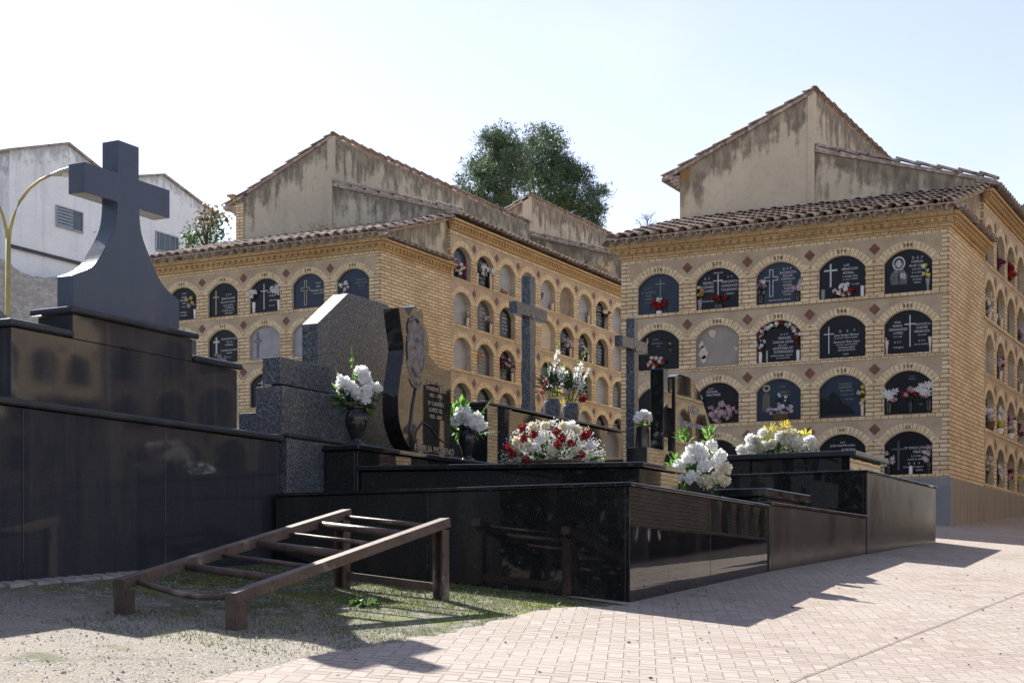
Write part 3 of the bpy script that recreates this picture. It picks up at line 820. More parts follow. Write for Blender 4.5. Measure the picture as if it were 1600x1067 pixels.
def virgin(o):
    # engraved bust with halo: head, veil, robe, hands as low relief
    mb = MB(); x, z = -.15, .33
    def disc(cx, cz, rx, rz, y, n=22, r0=0.0):
        for k in range(n):
            a, b = 2*pi*k/n, 2*pi*(k+1)/n
            P_ = lambda t, s: (cx+rx*s*math.cos(t), y, cz+rz*s*math.sin(t))
            mb.face([P_(a,r0), P_(b,r0), P_(b,1), P_(a,1)] if r0 else [(cx,y,cz), P_(a,1), P_(b,1)], 0)
    disc(x, z+.13, .098, .105, -.003, r0=.78)
    disc(x, z+.125, .042, .058, -.004)
    for s in range(9):                      # veil strands
        a = -.5 + s*.125
        mb.bar((x+.05*math.sin(a*3), -.004, z+.2-abs(a)*.12), (x+.075*math.sin(a*3.0), -.004, z+.05), .008, .003)
    for k in range(15):                     # folds of the robe
        t = k/14; xx = x-.13+.26*t
        mb.bar((x+(xx-x)*.35, -.004, z+.055), (xx, -.004, z-.06-.03*math.sin(pi*t)), .009, .003)
        mb.bar((xx, -.004, z-.06-.03*math.sin(pi*t)), (x+(xx-x)*.85, -.004, z-.19), .0085, .003)
    disc(x+.05, z-.06, .03, .045, -.006); disc(x+.085, z-.07, .018, .05, -.006)
    inst('engraved_figure', mb.mesh('engraved_figure', M['engrave'], fix=False), o)
add_plaque(BR, BRF(1,5), 'black', FH, None, T(('D . E . P',.13,.51,.05),('FAMILIA',.13,.45,.05),('RUIZ DIAZ',.13,.39,.05),('9-10-1975',.12,.34,.034),('8-12-1986',.12,.29,.034),('ROGAD POR',.13,.23,.034),('SU ALMA',.13,.185,.034),('FAMILIA',.13,.14,.03)), 'engrave', virgin)
add_plaque(BR, BRF(2,1), 'black', FH, None, T(('FAM.',-.06,.49,.05),('GARRIDO',-.04,.43,.045),('1970',-.02,.38,.035)), 'engrave_dim')
# the unfilled niche: cement panel with plaster patches
def patches(o):
    for cx, cz, r in ((-.25,.24,.075),(-.24,.13,.045),(-.09,.53,.06),(.31,.26,.03),(-.28,.36,.045)):
        mb = MB(); n = 14; ph = R.uniform(0, 6)
        pts = [(cx+r*(1+.25*math.sin(3*a+ph)+R.uniform(-.12,.12))*math.cos(a), -.004, cz+r*1.25*(1+.2*math.cos(2*a+ph))*math.sin(a)) for a in [2*pi*k/n for k in range(n)]]
        mb.extr(pts, (0,-.012,0)); inst('plaster_patch', mb.mesh('plaster_patch', M['plaster']), o)
add_plaque(BR, BRF(2,2), 'cement', FH, None, (), 'engrave', patches)
add_plaque(BR, BRF(2,3), 'black', FH, None, T(('D  E  P',.08,.42,.042),('MANUEL',.09,.36,.055),('GARCIA LEON',.06,.30,.052),('1921-1994',.05,.255,.032),('ANTONIA Mª',.06,.20,.056),('RODRIGUEZ',.07,.145,.056),('VUESTROS HIJOS Y NIETOS',.03,.095,.03),('NO OS OLVIDAN',.06,.055,.028)), 'engrave')
add_plaque(BR, BRF(2,4), 'black', FH, (-.22,.08,.42,.16,.016,'solid'), T(('D      E      P',.07,.40,.05),('Jose Vargas Martos',.06,.34,.05),('13-10-1940  A LOS 60 AÑOS',.05,.30,.03),('Asuncion Ruiz Cano',.06,.235,.05),('7-8-1942  A LOS 78 AÑOS',.06,.195,.03),('VUESTROS HIJOS',.06,.15,.035),('NO OS OLVIDAN',.06,.11,.035),('FAMILIA',.05,.05,.026)), 'engrave')
add_plaque(BR, BRF(2,5), 'black', FH, (.02,.10,.48,.17,.018,'solid'), T(('ANA',-.17,.47,.048),('MARIA',-.17,.415,.05),('FERNANDEZ',-.16,.36,.05),('LOPEZ',-.16,.305,.05),('14-1-1932',-.17,.255,.032),('D  E  P',-.17,.17,.036),('TUS HIJOS',-.16,.09,.034),('FRANCISCO',.21,.42,.045),('CORTES',.2,.365,.048),('MENDOZA',.2,.31,.048),('19-5-1930',.2,.26,.032),('D  E  P',.2,.17,.036),('NO TE OLVIDAN',.19,.12,.028)), 'engrave')
add_plaque(BR, BRF(3,1), 'black', FH)
add_plaque(BR, BRF(3,2), 'black', FH, None, T(('D E P',-.12,.55,.04),('MANUEL',-.1,.50,.05),('MARTINEZ',-.08,.45,.05)), 'engrave')
def saint(o):
    mb = MB()
    for k in range(20):
        a, b = 2*pi*k/20, 2*pi*(k+1)/20; cx, cz = -.21, .52
        mb.face([(cx+.04*math.cos(a),-.003,cz+.032*math.sin(a)),(cx+.04*math.cos(b),-.003,cz+.032*math.sin(b)),(cx+.062*math.cos(b),-.003,cz+.055*math.sin(b)),(cx+.062*math.cos(a),-.003,cz+.055*math.sin(a))])
    for k in range(7):
        x = -.26+.016*k; mb.bar((x,-.003,.45-.01*abs(k-3)), (x-.01+.004*k,-.003,.15), .006, .003)
    inst('engraved_figure', mb.mesh('engraved_figure', M['gold'], fix=False), o)
add_plaque(BR, BRF(3,3), 'blue', FH, None, T(('D E P',.06,.52,.04),('JUAN A.',.1,.43,.045),('MARIN',.1,.38,.045)), 'engrave_dim', saint)
def relief(o):
    mb = MB()
    pts = [(-.34,-.004,.05),(.2,-.004,.05),(.12,-.004,.16),(.0,-.004,.22),(-.08,-.004,.34),(-.16,-.004,.40),(-.22,-.004,.34),(-.2,-.004,.26),(-.3,-.004,.32),(-.35,-.004,.3)]
    mb.extr(pts, (0,-.012,0)); inst('carved_relief', mb.mesh('carved_relief', M['pl_black']), o)
add_plaque(BR, BRF(3,4), 'blue', FH, None, T(('MICAELA',.04,.50,.05),('HERRERA',.04,.45,.05),('ROMERO',.06,.395,.05),('A LOS 82 AÑOS',.07,.34,.03),('TUS HIJOS',.1,.27,.03)), 'engrave_dim', relief)
add_plaque(BR, BRF(3,5), 'black', FH, None, T(('D E P',.05,.56,.03),('FAMILIA',.05,.52,.032),('1989',.18,.13,.03)), 'engrave_dim')
add_plaque(BR, BRF(4,1), 'black', FH); add_plaque(BR, BRF(4,2), 'black', FH); add_plaque(BR, BRF(4,3), 'black', FH)
add_plaque(BR, BRF(4,4), 'black', FH, None, T(('D E P',.0,.52,.035),('JOSE MARTIN LARA',.0,.47,.045),('AURORA',.09,.40,.055),('RUIZ PALMA',.06,.34,.045)), 'engrave')
add_plaque(BR, BRF(4,5), 'black', FH, (-.155,.07,.45,.21,.03,'solid','pl_dgrey'), T(('Mª EMILIA JOSE',.1,.39,.05),('PEREZ',.14,.325,.055),('3-10-1945',.11,.27,.036),('A LOS 59 AÑOS',.11,.22,.036),('D    E    P',.08,.155,.045),('TU MARIDO HIJOS Y',.07,.105,.034),('NIETOS',.16,.055,.032)), 'engrave')
rw = [['black','black','black','dgrey','black','black','grey','black'],['black','black','black','black','grey','black','black','black'],
      ['grey','black','grey','black','black','grey','black','black'],['black','dgrey','black','black','black','black','grey','black'],['black','black','black','dgrey','black','black','black','black']]
LN = T(('D  E  P',.08,.46,.05),('ANTONIO',.08,.39,.05),('RAMOS',.08,.33,.05),('1931-1999',.08,.27,.036),('TUS HIJOS',.08,.2,.036))
for r in range(5):
    for c in range(6):
        k = rw[r][c]; add_plaque(BR, BR.wing(r+1, c+1), k, WH, (-.2,.15,.36,.16,.018,'solid') if k != 'grey' and (r+c) % 2 else None, LN if k != 'grey' else (), 'engrave')

# ---------------------------------------------------------------- plaques of the left block
BLF = BL.front
add_plaque(BL, BLF(1,1), 'black', FH, None, T(('D E P',.02,.52,.045),('ROSA',.02,.45,.05),('GALLEGO',.02,.39,.05),('LARA',.02,.33,.05),('1960',.0,.26,.04),('FAMILIA',.0,.15,.045),('TUS HIJOS',.0,.09,.04)), 'engrave')
add_plaque(BL, BLF(1,2), 'black', FH, (-.2,.05,.48,.15,.02,'solid','gold'), T(('D  E  P',.11,.41,.05),('BARTOLOME',.1,.335,.056),('VILLAMA LEON',.09,.265,.052),('A LOS 64 AÑOS',.1,.205,.036),('TU ESPOSA',.12,.155,.045),('E HIJOS NO TE',.1,.10,.045),('OLVIDAN',.11,.045,.045)), 'engrave')
add_plaque(BL, BLF(1,3), 'black', FH, (-.05,.06,.5,.17,.02,'solid'), T(('PILAR DIAZ',.16,.37,.05),('MORA',.14,.30,.05),('1933-1997',.16,.21,.045),('D  E  P',.14,.11,.045)), 'engrave')
add_plaque(BL, BLF(1,4), 'blue', FH, (-.09,.07,.46,.2,.05,'outline','gold'), T(('D E P',.2,.45,.05),('ANA',.2,.385,.05),('MENDEZ SOTO',.2,.31,.05),('A LOS 40 AÑOS',.2,.26,.034)), 'engrave')
add_plaque(BL, BLF(1,5), 'blue', FH, None, T(('FRANCISCA',.16,.43,.045),('LOPEZ MARIN',.15,.37,.045),('1907-1985',.15,.32,.034),('D E P',.15,.27,.034)), 'engrave_dim')
def roses(o):
    mb = MB()
    for k in range(9):
        cx, cz = -.2+.03*k+R.uniform(-.02,.02), .18-.014*k+R.uniform(-.03,.04)
        for a in range(5): mb.bar((cx,-.004,cz),(cx+.035*math.cos(a*1.256),-.004,cz+.035*math.sin(a*1.256)),.02,.003)
    inst('engraved_flowers', mb.mesh('engraved_flowers', M['engrave'], fix=False), o)
add_plaque(BL, BLF(2,1), 'dgrey', FH)
add_plaque(BL, BLF(2,2), 'black', FH, (-.19,.2,.32,.15,.036,'solid'), T(('FRANCISCO RUIZ',.12,.46,.048),('1930-1998',.12,.40,.036),('MORENO',.12,.34,.046),('CONCEPCION PEÑA',.12,.235,.045),('1936-2004',.12,.185,.036),('D E P',.12,.10,.04)), 'engrave', roses)
add_plaque(BL, BLF(2,3), 'grey', FH, (-.2,.06,.48,.15,.035,'outline','pl_dgrey'))
add_plaque(BL, BLF(2,4), 'grey', FH); add_plaque(BL, BLF(2,5), 'black', FH)
add_plaque(BL, BLF(3,1), 'black', FH); add_plaque(BL, BLF(3,2), 'grey', FH)
add_plaque(BL, BLF(3,3), 'black', FH, (-.1,.33,.2,.16,.016,'solid'), (), 'engrave')
for c in (4,5): add_plaque(BL, BLF(3,c), 'dgrey', FH)
for c in (1,2,3,4,5): add_plaque(BL, BLF(4,c), 'black', FH)
lw = [['blue','black','grey','grey','grey','brown','grey','black','grey'],['grey','dgrey','black','grey','cream','black','black','black','grey'],
      ['grey','dgrey','black','black','black','brown','black','grey','dgrey'],['dgrey','black','dgrey','black','black','black','grey','black','black'],['black']*9]
LT = [T(('D  E  P',.05,.47,.06),('JOAQUIN',.05,.39,.06),('SERRANO',.05,.31,.06),('MOLINA',.05,.23,.06),('1924-1996',.05,.16,.045),('FAMILIA',.05,.09,.045)),
      T(('D  E  P',.05,.5,.06),('CARMEN',.04,.42,.06),('ORTEGA',.04,.34,.06),('A LOS 77 AÑOS',.04,.27,.04),('MIGUEL RUIZ',.04,.19,.05),('TUS HIJOS',.04,.11,.045))]
for r in range(5):
    for c in range(9):
        k = lw[r][c]; dark = k in ('black','dgrey')
        add_plaque(BL, BL.wing(r+1, c+1), k, WH, (-.2,.12,.4,.16,.02,'solid') if dark and (r*9+c) % 3 == 0 else None, LT[(r+c) % 2] if dark and r < 4 else (), 'engrave')
for r in range(4):
    for c in range(5): add_plaque(BT, BT.front(r+1, c+1), 'black' if (r+c) % 3 else 'dgrey', FH)
for r in range(5):
    for B_, n0_, n_ in ((BT, 3, 18), (BU, 1, 13)):
        for c in range(n0_, n_):
            add_plaque(B_, (Vector((B_.X0-5.36, B_.Y0+2.6+.985*c+.4925, B_.zb+.92*r)), -pi/2), 'black' if (r+c) % 3 else 'grey', WH)

# ================================================================ flowers
def ball_dirs(n, zmin=-.5):
    out = []
    for k in range(n):
        z = 1 - (1-zmin)*(k+.5)/n; a = k*2.399963; r = math.sqrt(max(0, 1-z*z))
        out.append(Vector((r*math.cos(a), r*math.sin(a), z)))
    return out
def petal_at(mb, base, d, L, w, curl, m=0):
    d = Vector(d).normalized(); ref = Vector((R.uniform(-1,1), R.uniform(-1,1), R.uniform(-1,1)))
    s = d.cross(ref).normalized(); nrm = s.cross(d)
    b = Vector(base); mid = b + d*L*.55 + nrm*curl*L*.15; tip = b + d*L + nrm*curl*L*.5
    l, r = mid + s*w/2, mid - s*w/2
    tl, tr = tip + s*w*.28, tip - s*w*.28
    mb.raw([b, l, tl, tr, r], [(0,1,4),(1,2,3,4)], m, True)
def bloom(mb, c, r, n=46, m=0, zmin=-.55, core=True, squash=1.0):
    c = Vector(c)
    rot = Matrix.Rotation(R.uniform(0,6.28), 3, 'Z') @ Matrix.Rotation(R.uniform(-.4,.4), 3, 'X')
    if core:
        vs = [c + Vector((.62*r*math.cos(a)*math.cos(b), .62*r*math.sin(a)*math.cos(b), .62*r*math.sin(b)*squash)) for b in (-1.2,-.4,.4,1.2) for a in [k*pi/3 for k in range(6)]]
        fs = [(k*6+j, k*6+(j+1)%6, (k+1)*6+(j+1)%6, (k+1)*6+j) for k in range(3) for j in range(6)]
        mb.raw(vs, fs + [(5,4,3,2,1,0),(18,19,20,21,22,23)], m, True)
    for d in ball_dirs(n, zmin):
        d = rot @ d; d.z *= squash
        dd = (d + Vector((R.uniform(-.4,.4), R.uniform(-.4,.4), R.uniform(-.4,.4)))).normalized()
        petal_at(mb, c + d*r*.42, dd, r*R.uniform(.42,.75), r*R.uniform(.4,.66), R.uniform(-.9,.9), m)
def lily(mb, c, d, r, m=0):
    d = Vector(d).normalized(); ref = Vector((0,0,1)) if abs(d.z) < .8 else Vector((1,0,0))
    a = d.cross(ref).normalized(); b = d.cross(a)
    for k in range(6):
        t = k*pi/3 + R.uniform(-.15,.15); o = a*math.cos(t) + b*math.sin(t)
        s = o.cross(d).normalized()
        p0 = Vector(c); p1 = p0 + d*r*.45 + o*r*.5; p2 = p0 + d*r*.35 + o*r*1.0
        mb.raw([p0, p1+s*r*.2, p2, p1-s*r*.2], [(0,1,2,3)], m, True)
def leaf(mb, b, d, L, w, m=0, droop=.2):
    b = Vector(b); d = Vector(d).normalized(); s = d.cross(Vector((0,0,1)))
    s = s.normalized() if s.length > .1 else Vector((1,0,0))
    s = Matrix.Rotation(R.uniform(-.9,.9), 3, d) @ s
    up = s.cross(d); m1 = b + d*L*.5 + up*L*.08; t = b + d*L - Vector((0,0,droop*L))
    mb.raw([b, m1+s*w/2-up*w*.15, t, m1-s*w/2-up*w*.15, m1], [(0,1,4),(1,2,4),(2,3,4),(3,0,4)], m, True)
def rdir(up=.3):
    d = Vector((R.gauss(0,1), R.gauss(0,1), R.gauss(0,1))).normalized(); d.z += up; return d.normalized()
def gladiolus(mb, b, d, L, n, mp, ml, r=.035):
    b = Vector(b); d = Vector(d).normalized()
    mb.tube([b, b+d*L*.5, b+d*L], [.006,.005,.002], 5, ml)
    for k in range(n):
        t = .35 + .6*k/n; rr = r*(1.25-t*.9); p = b + d*L*t
        o = Vector((R.uniform(-1,1), R.uniform(-1,1), .3)).normalized()
        if t < .78: lily(mb, p, o, rr*1.5, mp)
        else: petal_at(mb, p, (o+d*1.2), rr*1.6, rr*.8, .2, ml)

PET = ['p_white','p_cream','p_red','p_pink','p_palepink','p_lilac','p_yellow','p_orange','p_maroon','p_salmon']
def niche_flowers(pos, label, bunches, group='flowers on the niche ledges', vases=()):
    """bunches: (x, z, w, h, [colours], n, radius, style). Local frame of a niche: x right, y into the wall, z up from the ledge."""
    p, rz = pos
    root = thing('flower_arrangement', p, label, 'flowers', group, rz)
    fol = MB(); bl = {}
    for x, z, w, h, cols, n, r, style in bunches:
        y0 = .03
        for k in range(n):
            a = R.uniform(0, 2*pi); q = math.sqrt(R.random())
            if style == 'arch':
                t = -1.25 + 2.5*(k+.5)/n; px_, pz_ = x + w*math.sin(t)*1.0 + R.uniform(-.02,.02), z + h*math.cos(t) + R.uniform(-.02,.02)
            else: px_, pz_ = x + q*w*math.cos(a)*.5, z + q*h*math.sin(a)*.5
            c = cols[int(R.random()*len(cols))]; mb = bl.setdefault(c, MB())
            py_ = y0 + R.uniform(-.055, .045)
            if style == 'lily': lily(mb, (px_, py_, pz_), (R.uniform(-.6,.6), -1, R.uniform(-.3,.5)), r*1.5)
            else: bloom(mb, (px_, py_, pz_), r, 22, 0, -.9)
        for k in range(int(n*3.2)):
            a = R.uniform(0, 2*pi)
            if style == 'arch':
                t = R.uniform(-1.35, 1.35); b = (x+w*math.sin(t), .05, z+h*math.cos(t))
            else: b = (x+.45*w*math.cos(a)*R.random(), y0+.03, z-.1*h+.4*h*math.sin(a)*R.random())
            leaf(fol, b, (R.uniform(-1,1), R.uniform(-.7,.1), R.uniform(-.7,.9)), R.uniform(.05,.11), R.uniform(.015,.03), 0)
        if style not in ('arch',):
            for k in range(5): fol.tube([(x+R.uniform(-.02,.02), .05, max(.02, z-h*.5-.1)), (x+R.uniform(-.3,.3)*w, .05, z)], .004, 4, 0)
    for c, mb in bl.items(): mb.build('blossoms', M[c], root, fix=False, local=True)
    if fol.v: fol.build('foliage', M['leaf_dark'], root, fix=False, local=True)
    for x, hgt, mt, r0, r1 in vases:
        v = MB(); v.lathe((x, .045, .0), [(r0*.8,0),(r0,.01),(r0*.95,hgt*.3),((r0+r1)/2,hgt*.7),(r1,hgt),(r1*.8,hgt),(r1*.7,hgt*.9)], 14)
        v.build('vase', M[mt], root, local=True)
    return root

b = BRF
niche_flowers(b(1,1), 'red carnations with white centre below a thin cross on blue plaque', [(.02,.16,.34,.14,['p_red'],20,.04,'b'),(.02,.235,.14,.06,['p_white'],6,.03,'b')], vases=[(.0,.05,'vase_white',.05,.05)])
niche_flowers(b(1,2), 'small red bunch in front of the two-name plaque under number 277', [(.02,.17,.28,.06,['p_red'],14,.032,'b')], vases=[(.02,.07,'vase_black',.09,.09)])
niche_flowers(b(1,2), 'orange bunch in a dark glass vase beside the two-name plaque', [(-.31,.28,.15,.2,['p_orange','p_orange','p_cream'],9,.034,'b')], vases=[(-.31,.17,'vase_metal',.03,.045)])
niche_flowers(b(1,3), 'pink and white bunch left of the outlined cross plaque', [(-.30,.27,.25,.2,['p_palepink','p_white','p_pink'],14,.036,'b')], vases=[(-.30,.17,'vase_black',.04,.055)])
niche_flowers(b(1,3), 'pink lilies right of the outlined cross plaque', [(.30,.29,.18,.18,['p_palepink','p_pink','p_white'],8,.034,'lily')], vases=[(.31,.17,'vase_black',.035,.05)])
niche_flowers(b(1,4), 'red and white roses between two pale candle vases below number 279', [(.0,.13,.34,.17,['p_red','p_white','p_red','p_white','p_white'],20,.042,'b')], vases=[(-.31,.16,'vase_metal',.032,.036),(.31,.17,'vase_white',.03,.03)])
niche_flowers(b(1,5), 'white and yellow bunch in silver vase beside the engraved figure', [(.29,.32,.16,.19,['p_yellow','p_white','p_cream'],9,.032,'b')], vases=[(.29,.2,'vase_metal',.018,.04)])
niche_flowers(b(2,1), 'white and red arrangement with two tall green stems behind grey cross', [(-.05,.14,.34,.18,['p_white','p_red','p_white'],18,.04,'b'),(-.2,.4,.03,.25,['p_cream'],5,.016,'lily'),(.2,.42,.05,.25,['p_cream'],5,.016,'lily')])
niche_flowers(b(2,3), 'white and red wreath following the arch under number 203', [(.0,.36,.33,.24,['p_white','p_white','p_white','p_red'],40,.034,'arch'),(-.31,.3,.16,.24,['p_red','p_white'],12,.036,'b'),(.32,.36,.1,.24,['p_red','p_white'],8,.034,'b')], vases=[(-.31,.18,'vase_white',.028,.032),(.31,.17,'vase_white',.028,.032),(-.2,.2,'vase_metal',.018,.018)])
niche_flowers(b(2,5), 'pair of cream cone vases flanking the central cross plaque', [(-.34,.24,.04,.03,['p_palepink'],2,.018,'b')], vases=[(-.335,.22,'vase_cream',.016,.036),(.325,.23,'vase_cream',.016,.036)])
niche_flowers(b(3,1), 'white flowers half hidden behind the black pillar headstone', [(-.1,.14,.3,.16,['p_white','p_palepink'],12,.04,'b')])
niche_flowers(b(3,2), 'large pale pink rose bank filling the niche beside the dark headstone', [(.06,.17,.56,.3,['p_palepink','p_pink','p_palepink'],34,.048,'b'),(-.31,.3,.1,.2,['p_maroon','p_red'],7,.05,'b'),(-.3,.42,.06,.15,['p_white'],3,.03,'lily')])
niche_flowers(b(3,3), 'white and pink posy in wicker basket beside an engraved saint', [(.05,.16,.42,.2,['p_white','p_palepink','p_lilac','p_white'],32,.034,'b'),(.0,.34,.05,.2,['p_white'],5,.02,'lily'),(.13,.33,.04,.18,['p_white'],4,.018,'lily')], vases=[(.03,.09,'wicker',.13,.16)])
niche_flowers(b(3,4), 'pale yellow flowers in white vase beside a dark relief plaque', [(.29,.34,.16,.28,['p_cream','p_yellow'],7,.038,'b')], vases=[(.31,.19,'vase_cream',.026,.032)])
niche_flowers(b(3,5), 'white lilies with pink roses in the black vase left of the red ones', [(-.27,.33,.24,.18,['p_white'],10,.05,'lily'),(-.23,.24,.08,.07,['p_pink'],4,.036,'b')], vases=[(-.3,.22,'vase_black',.045,.055)])
niche_flowers(b(3,5), 'red roses in the middle black vase between white lilies', [(.03,.31,.22,.16,['p_red','p_red','p_red','p_pink'],14,.04,'b'),(.12,.36,.1,.06,['p_white'],3,.03,'lily')], vases=[(.03,.2,'vase_black',.03,.045)])
niche_flowers(b(3,5), 'white lilies with pink roses in the black vase right of the red ones', [(.29,.36,.22,.18,['p_white'],10,.05,'lily'),(.25,.27,.08,.07,['p_pink'],4,.036,'b')], vases=[(.31,.22,'vase_black',.045,.055)])
niche_flowers(b(4,4), 'red rose with pink sprigs just above the dark tomb slab', [(.23,.36,.09,.07,['p_red'],5,.036,'b'),(.3,.29,.1,.07,['p_pink'],5,.03,'b'),(-.3,.29,.1,.07,['p_pink'],5,.03,'b')])
niche_flowers(b(4,5), 'pink lilies left of the grey cross in the lowest corner niche', [(-.3,.26,.16,.22,['p_palepink','p_pink','p_white'],11,.032,'lily')], vases=[(-.31,.16,'vase_black',.03,.045)])
niche_flowers(b(4,5), 'pink lilies right of the name plaque in the lowest corner niche', [(.3,.31,.17,.24,['p_palepink','p_pink','p_white'],11,.032,'lily')], vases=[(.31,.18,'vase_black',.03,.045)])
o = thing('candle', BRF(4,5)[0] + Vector((.03,.05,0)), 'white votive candle standing in the lowest corner niche', 'candle')
v = MB(); v.lathe((0,0,0), [(.026,0),(.028,.005),(.028,.10),(.02,.11),(.02,.135),(.0,.136)], 14); v.build('candle_glass', M['vase_white'], o, local=True)

w = BR.wing
niche_flowers(w(1,3), 'deep red roses high in the shaded side wall of the right block', [(.1,.22,.3,.28,['p_red'],14,.06,'b')])
niche_flowers(w(1,2), 'small maroon bunch high in the shaded side wall beside red roses', [(.1,.2,.2,.2,['p_maroon'],8,.05,'b')])
niche_flowers(w(2,1), 'white flowers with greenery in second-row end niche of the side wall', [(.0,.28,.3,.3,['p_cream','p_white'],12,.045,'b')], vases=[(.2,.15,'vase_cream',.03,.04)])
niche_flowers(w(2,2), 'two cream vases in the second-row niche of the side wall', [(.0,.2,.1,.1,['p_cream'],3,.03,'b')], vases=[(-.25,.2,'vase_cream',.03,.045),(.25,.2,'vase_cream',.03,.045)])
niche_flowers(w(2,4), 'lilac pot flowers in the second row of the side wall', [(.1,.2,.3,.25,['p_lilac','p_palepink'],12,.05,'b')])
niche_flowers(w(3,2), 'purple bunch with trailing greenery in middle row of the side wall', [(.15,.32,.36,.22,['p_lilac','p_maroon','p_palepink'],14,.045,'b')], vases=[(.18,.2,'vase_cream',.03,.045)])
niche_flowers(w(3,4), 'single pale vase in middle row of the side wall', [(.2,.25,.1,.08,['p_cream'],3,.03,'b')], vases=[(.2,.2,'vase_cream',.03,.045)])
niche_flowers(w(4,1), 'white and pale blue flowers spilling from the fourth-row end niche', [(.05,.25,.45,.2,['p_white','p_lilac','p_palepink'],18,.05,'b')], vases=[(.1,.14,'wicker',.1,.12)])
niche_flowers(w(4,2), 'white lily bank in white pot on the fourth row of the side wall', [(.05,.34,.5,.24,['p_white','p_white','p_lilac'],18,.05,'lily'),(.0,.2,.2,.12,['p_yellow'],5,.04,'b')], vases=[(.0,.1,'vase_white',.08,.1)])
niche_flowers(w(4,3), 'mixed pink bunch in white pot on the fourth row of the side wall', [(.1,.3,.4,.3,['p_white','p_maroon','p_pink'],14,.045,'b')], vases=[(.05,.1,'vase_white',.08,.1)])
niche_flowers(w(4,4), 'dark pink bunch without pot on the fourth row of the side wall', [(.0,.22,.4,.26,['p_maroon','p_pink'],12,.05,'b')])
niche_flowers(w(5,1), 'trailing white bunch in lowest end niche above the concrete plinth', [(.05,.35,.4,.3,['p_cream','p_palepink'],14,.04,'b')])
niche_flowers(w(5,2), 'pale lilies in second lowest niche above the concrete plinth', [(.1,.28,.36,.2,['p_white','p_palepink'],12,.045,'lily')])
niche_flowers(w(5,3), 'magenta bunch in third lowest niche above the concrete plinth', [(.0,.3,.34,.25,['p_pink','p_maroon'],12,.045,'b')])
niche_flowers(w(5,4), 'greenish bunch with small yellow heads above the concrete plinth', [(.0,.25,.34,.25,['p_yellow','p_cream'],8,.04,'b')])

b = BLF
niche_flowers(b(1,1), 'yellow and lilac bunch in white vase next to the big dark cross', [(.2,.34,.2,.2,['p_yellow','p_yellow','p_lilac','p_palepink'],11,.04,'b')], vases=[(.3,.2,'vase_white',.03,.04)])
niche_flowers(b(1,3), 'white hydrangea in white vase left of the thin cross plaque', [(-.31,.38,.2,.12,['p_white'],9,.05,'b')], vases=[(-.29,.22,'vase_white',.03,.04)])
niche_flowers(b(1,3), 'white orchids in white vase right of the thin cross plaque', [(.24,.42,.26,.14,['p_white'],11,.05,'lily')], vases=[(.31,.22,'vase_white',.03,.04)])
niche_flowers(b(1,5), 'round white roses hanging left in the blue corner niche', [(-.2,.3,.2,.34,['p_white'],7,.05,'b')])
w = BL.wing
niche_flowers(w(1,1), 'red and white bunch in the first top niche of the long side wall', [(.05,.2,.42,.26,['p_red','p_white','p_maroon','p_white'],20,.05,'b')])
niche_flowers(w(1,2), 'lilac white orchids over two cream vases in the top row', [(.05,.36,.55,.26,['p_lilac','p_white'],20,.05,'lily')], vases=[(-.29,.26,'vase_cream',.03,.04),(.3,.26,'vase_cream',.03,.04)])
niche_flowers(w(1,3), 'withered brown bunch at the foot of a grey top-row plaque', [(-.1,.09,.2,.12,['p_orange'],4,.04,'b')])
niche_flowers(w(1,5), 'maroon sprig and cream vase before a grey top-row plaque', [(-.3,.3,.08,.2,['p_maroon'],6,.03,'b')], vases=[(.28,.18,'vase_cream',.04,.05)])
niche_flowers(w(1,7), 'lone cream vase before the plain grey top-row plaque', [(.26,.26,.05,.04,['p_cream'],2,.02,'b')], vases=[(.28,.22,'vase_cream',.035,.04)])
niche_flowers(w(1,8), 'red and white bunch leaning out of a black top-row niche', [(.24,.4,.3,.14,['p_red','p_red','p_white'],9,.05,'b')])
niche_flowers(w(2,1), 'cream vase with green sprigs before a plain pale plaque', [(.24,.26,.12,.1,['p_cream'],3,.03,'b')], vases=[(.28,.18,'vase_cream',.035,.045)])
niche_flowers(w(2,2), 'leafy sprigs with few pink buds across a written grey plaque', [(.2,.26,.45,.16,['p_palepink'],6,.035,'b')], vases=[(.3,.2,'vase_cream',.03,.04)])
niche_flowers(w(2,4), 'pink bunch just right of the tall granite cross', [(.2,.34,.26,.26,['p_pink','p_palepink'],10,.05,'b')])
niche_flowers(w(2,6), 'pale pink gladioli in the niche right of the cream panel', [(.1,.32,.5,.24,['p_palepink','p_pink','p_lilac'],14,.045,'lily')], vases=[(.26,.2,'vase_cream',.03,.04)])
niche_flowers(w(2,7), 'white daisies with much greenery in a black second-row niche', [(.05,.24,.5,.26,['p_white','p_cream'],10,.035,'b')], vases=[(.26,.2,'vase_cream',.03,.04)])
niche_flowers(w(3,2), 'orange gerbera on the left of a dark third-row plaque', [(-.24,.34,.12,.1,['p_orange'],3,.06,'b')])
niche_flowers(w(3,3), 'maroon and pale bunch over a black third-row niche', [(.05,.36,.5,.28,['p_maroon','p_palepink','p_maroon','p_lilac'],16,.045,'b')], vases=[(.29,.2,'vase_cream',.03,.04)])
niche_flowers(w(3,4), 'white roses hidden partly by the tall granite cross', [(.2,.34,.22,.3,['p_white'],7,.05,'b')], vases=[(.25,.2,'vase_cream',.03,.04)])
niche_flowers(w(4,4), 'dark red bunch low beside the foot of the granite cross', [(.0,.45,.3,.16,['p_red','p_maroon'],8,.05,'b')])
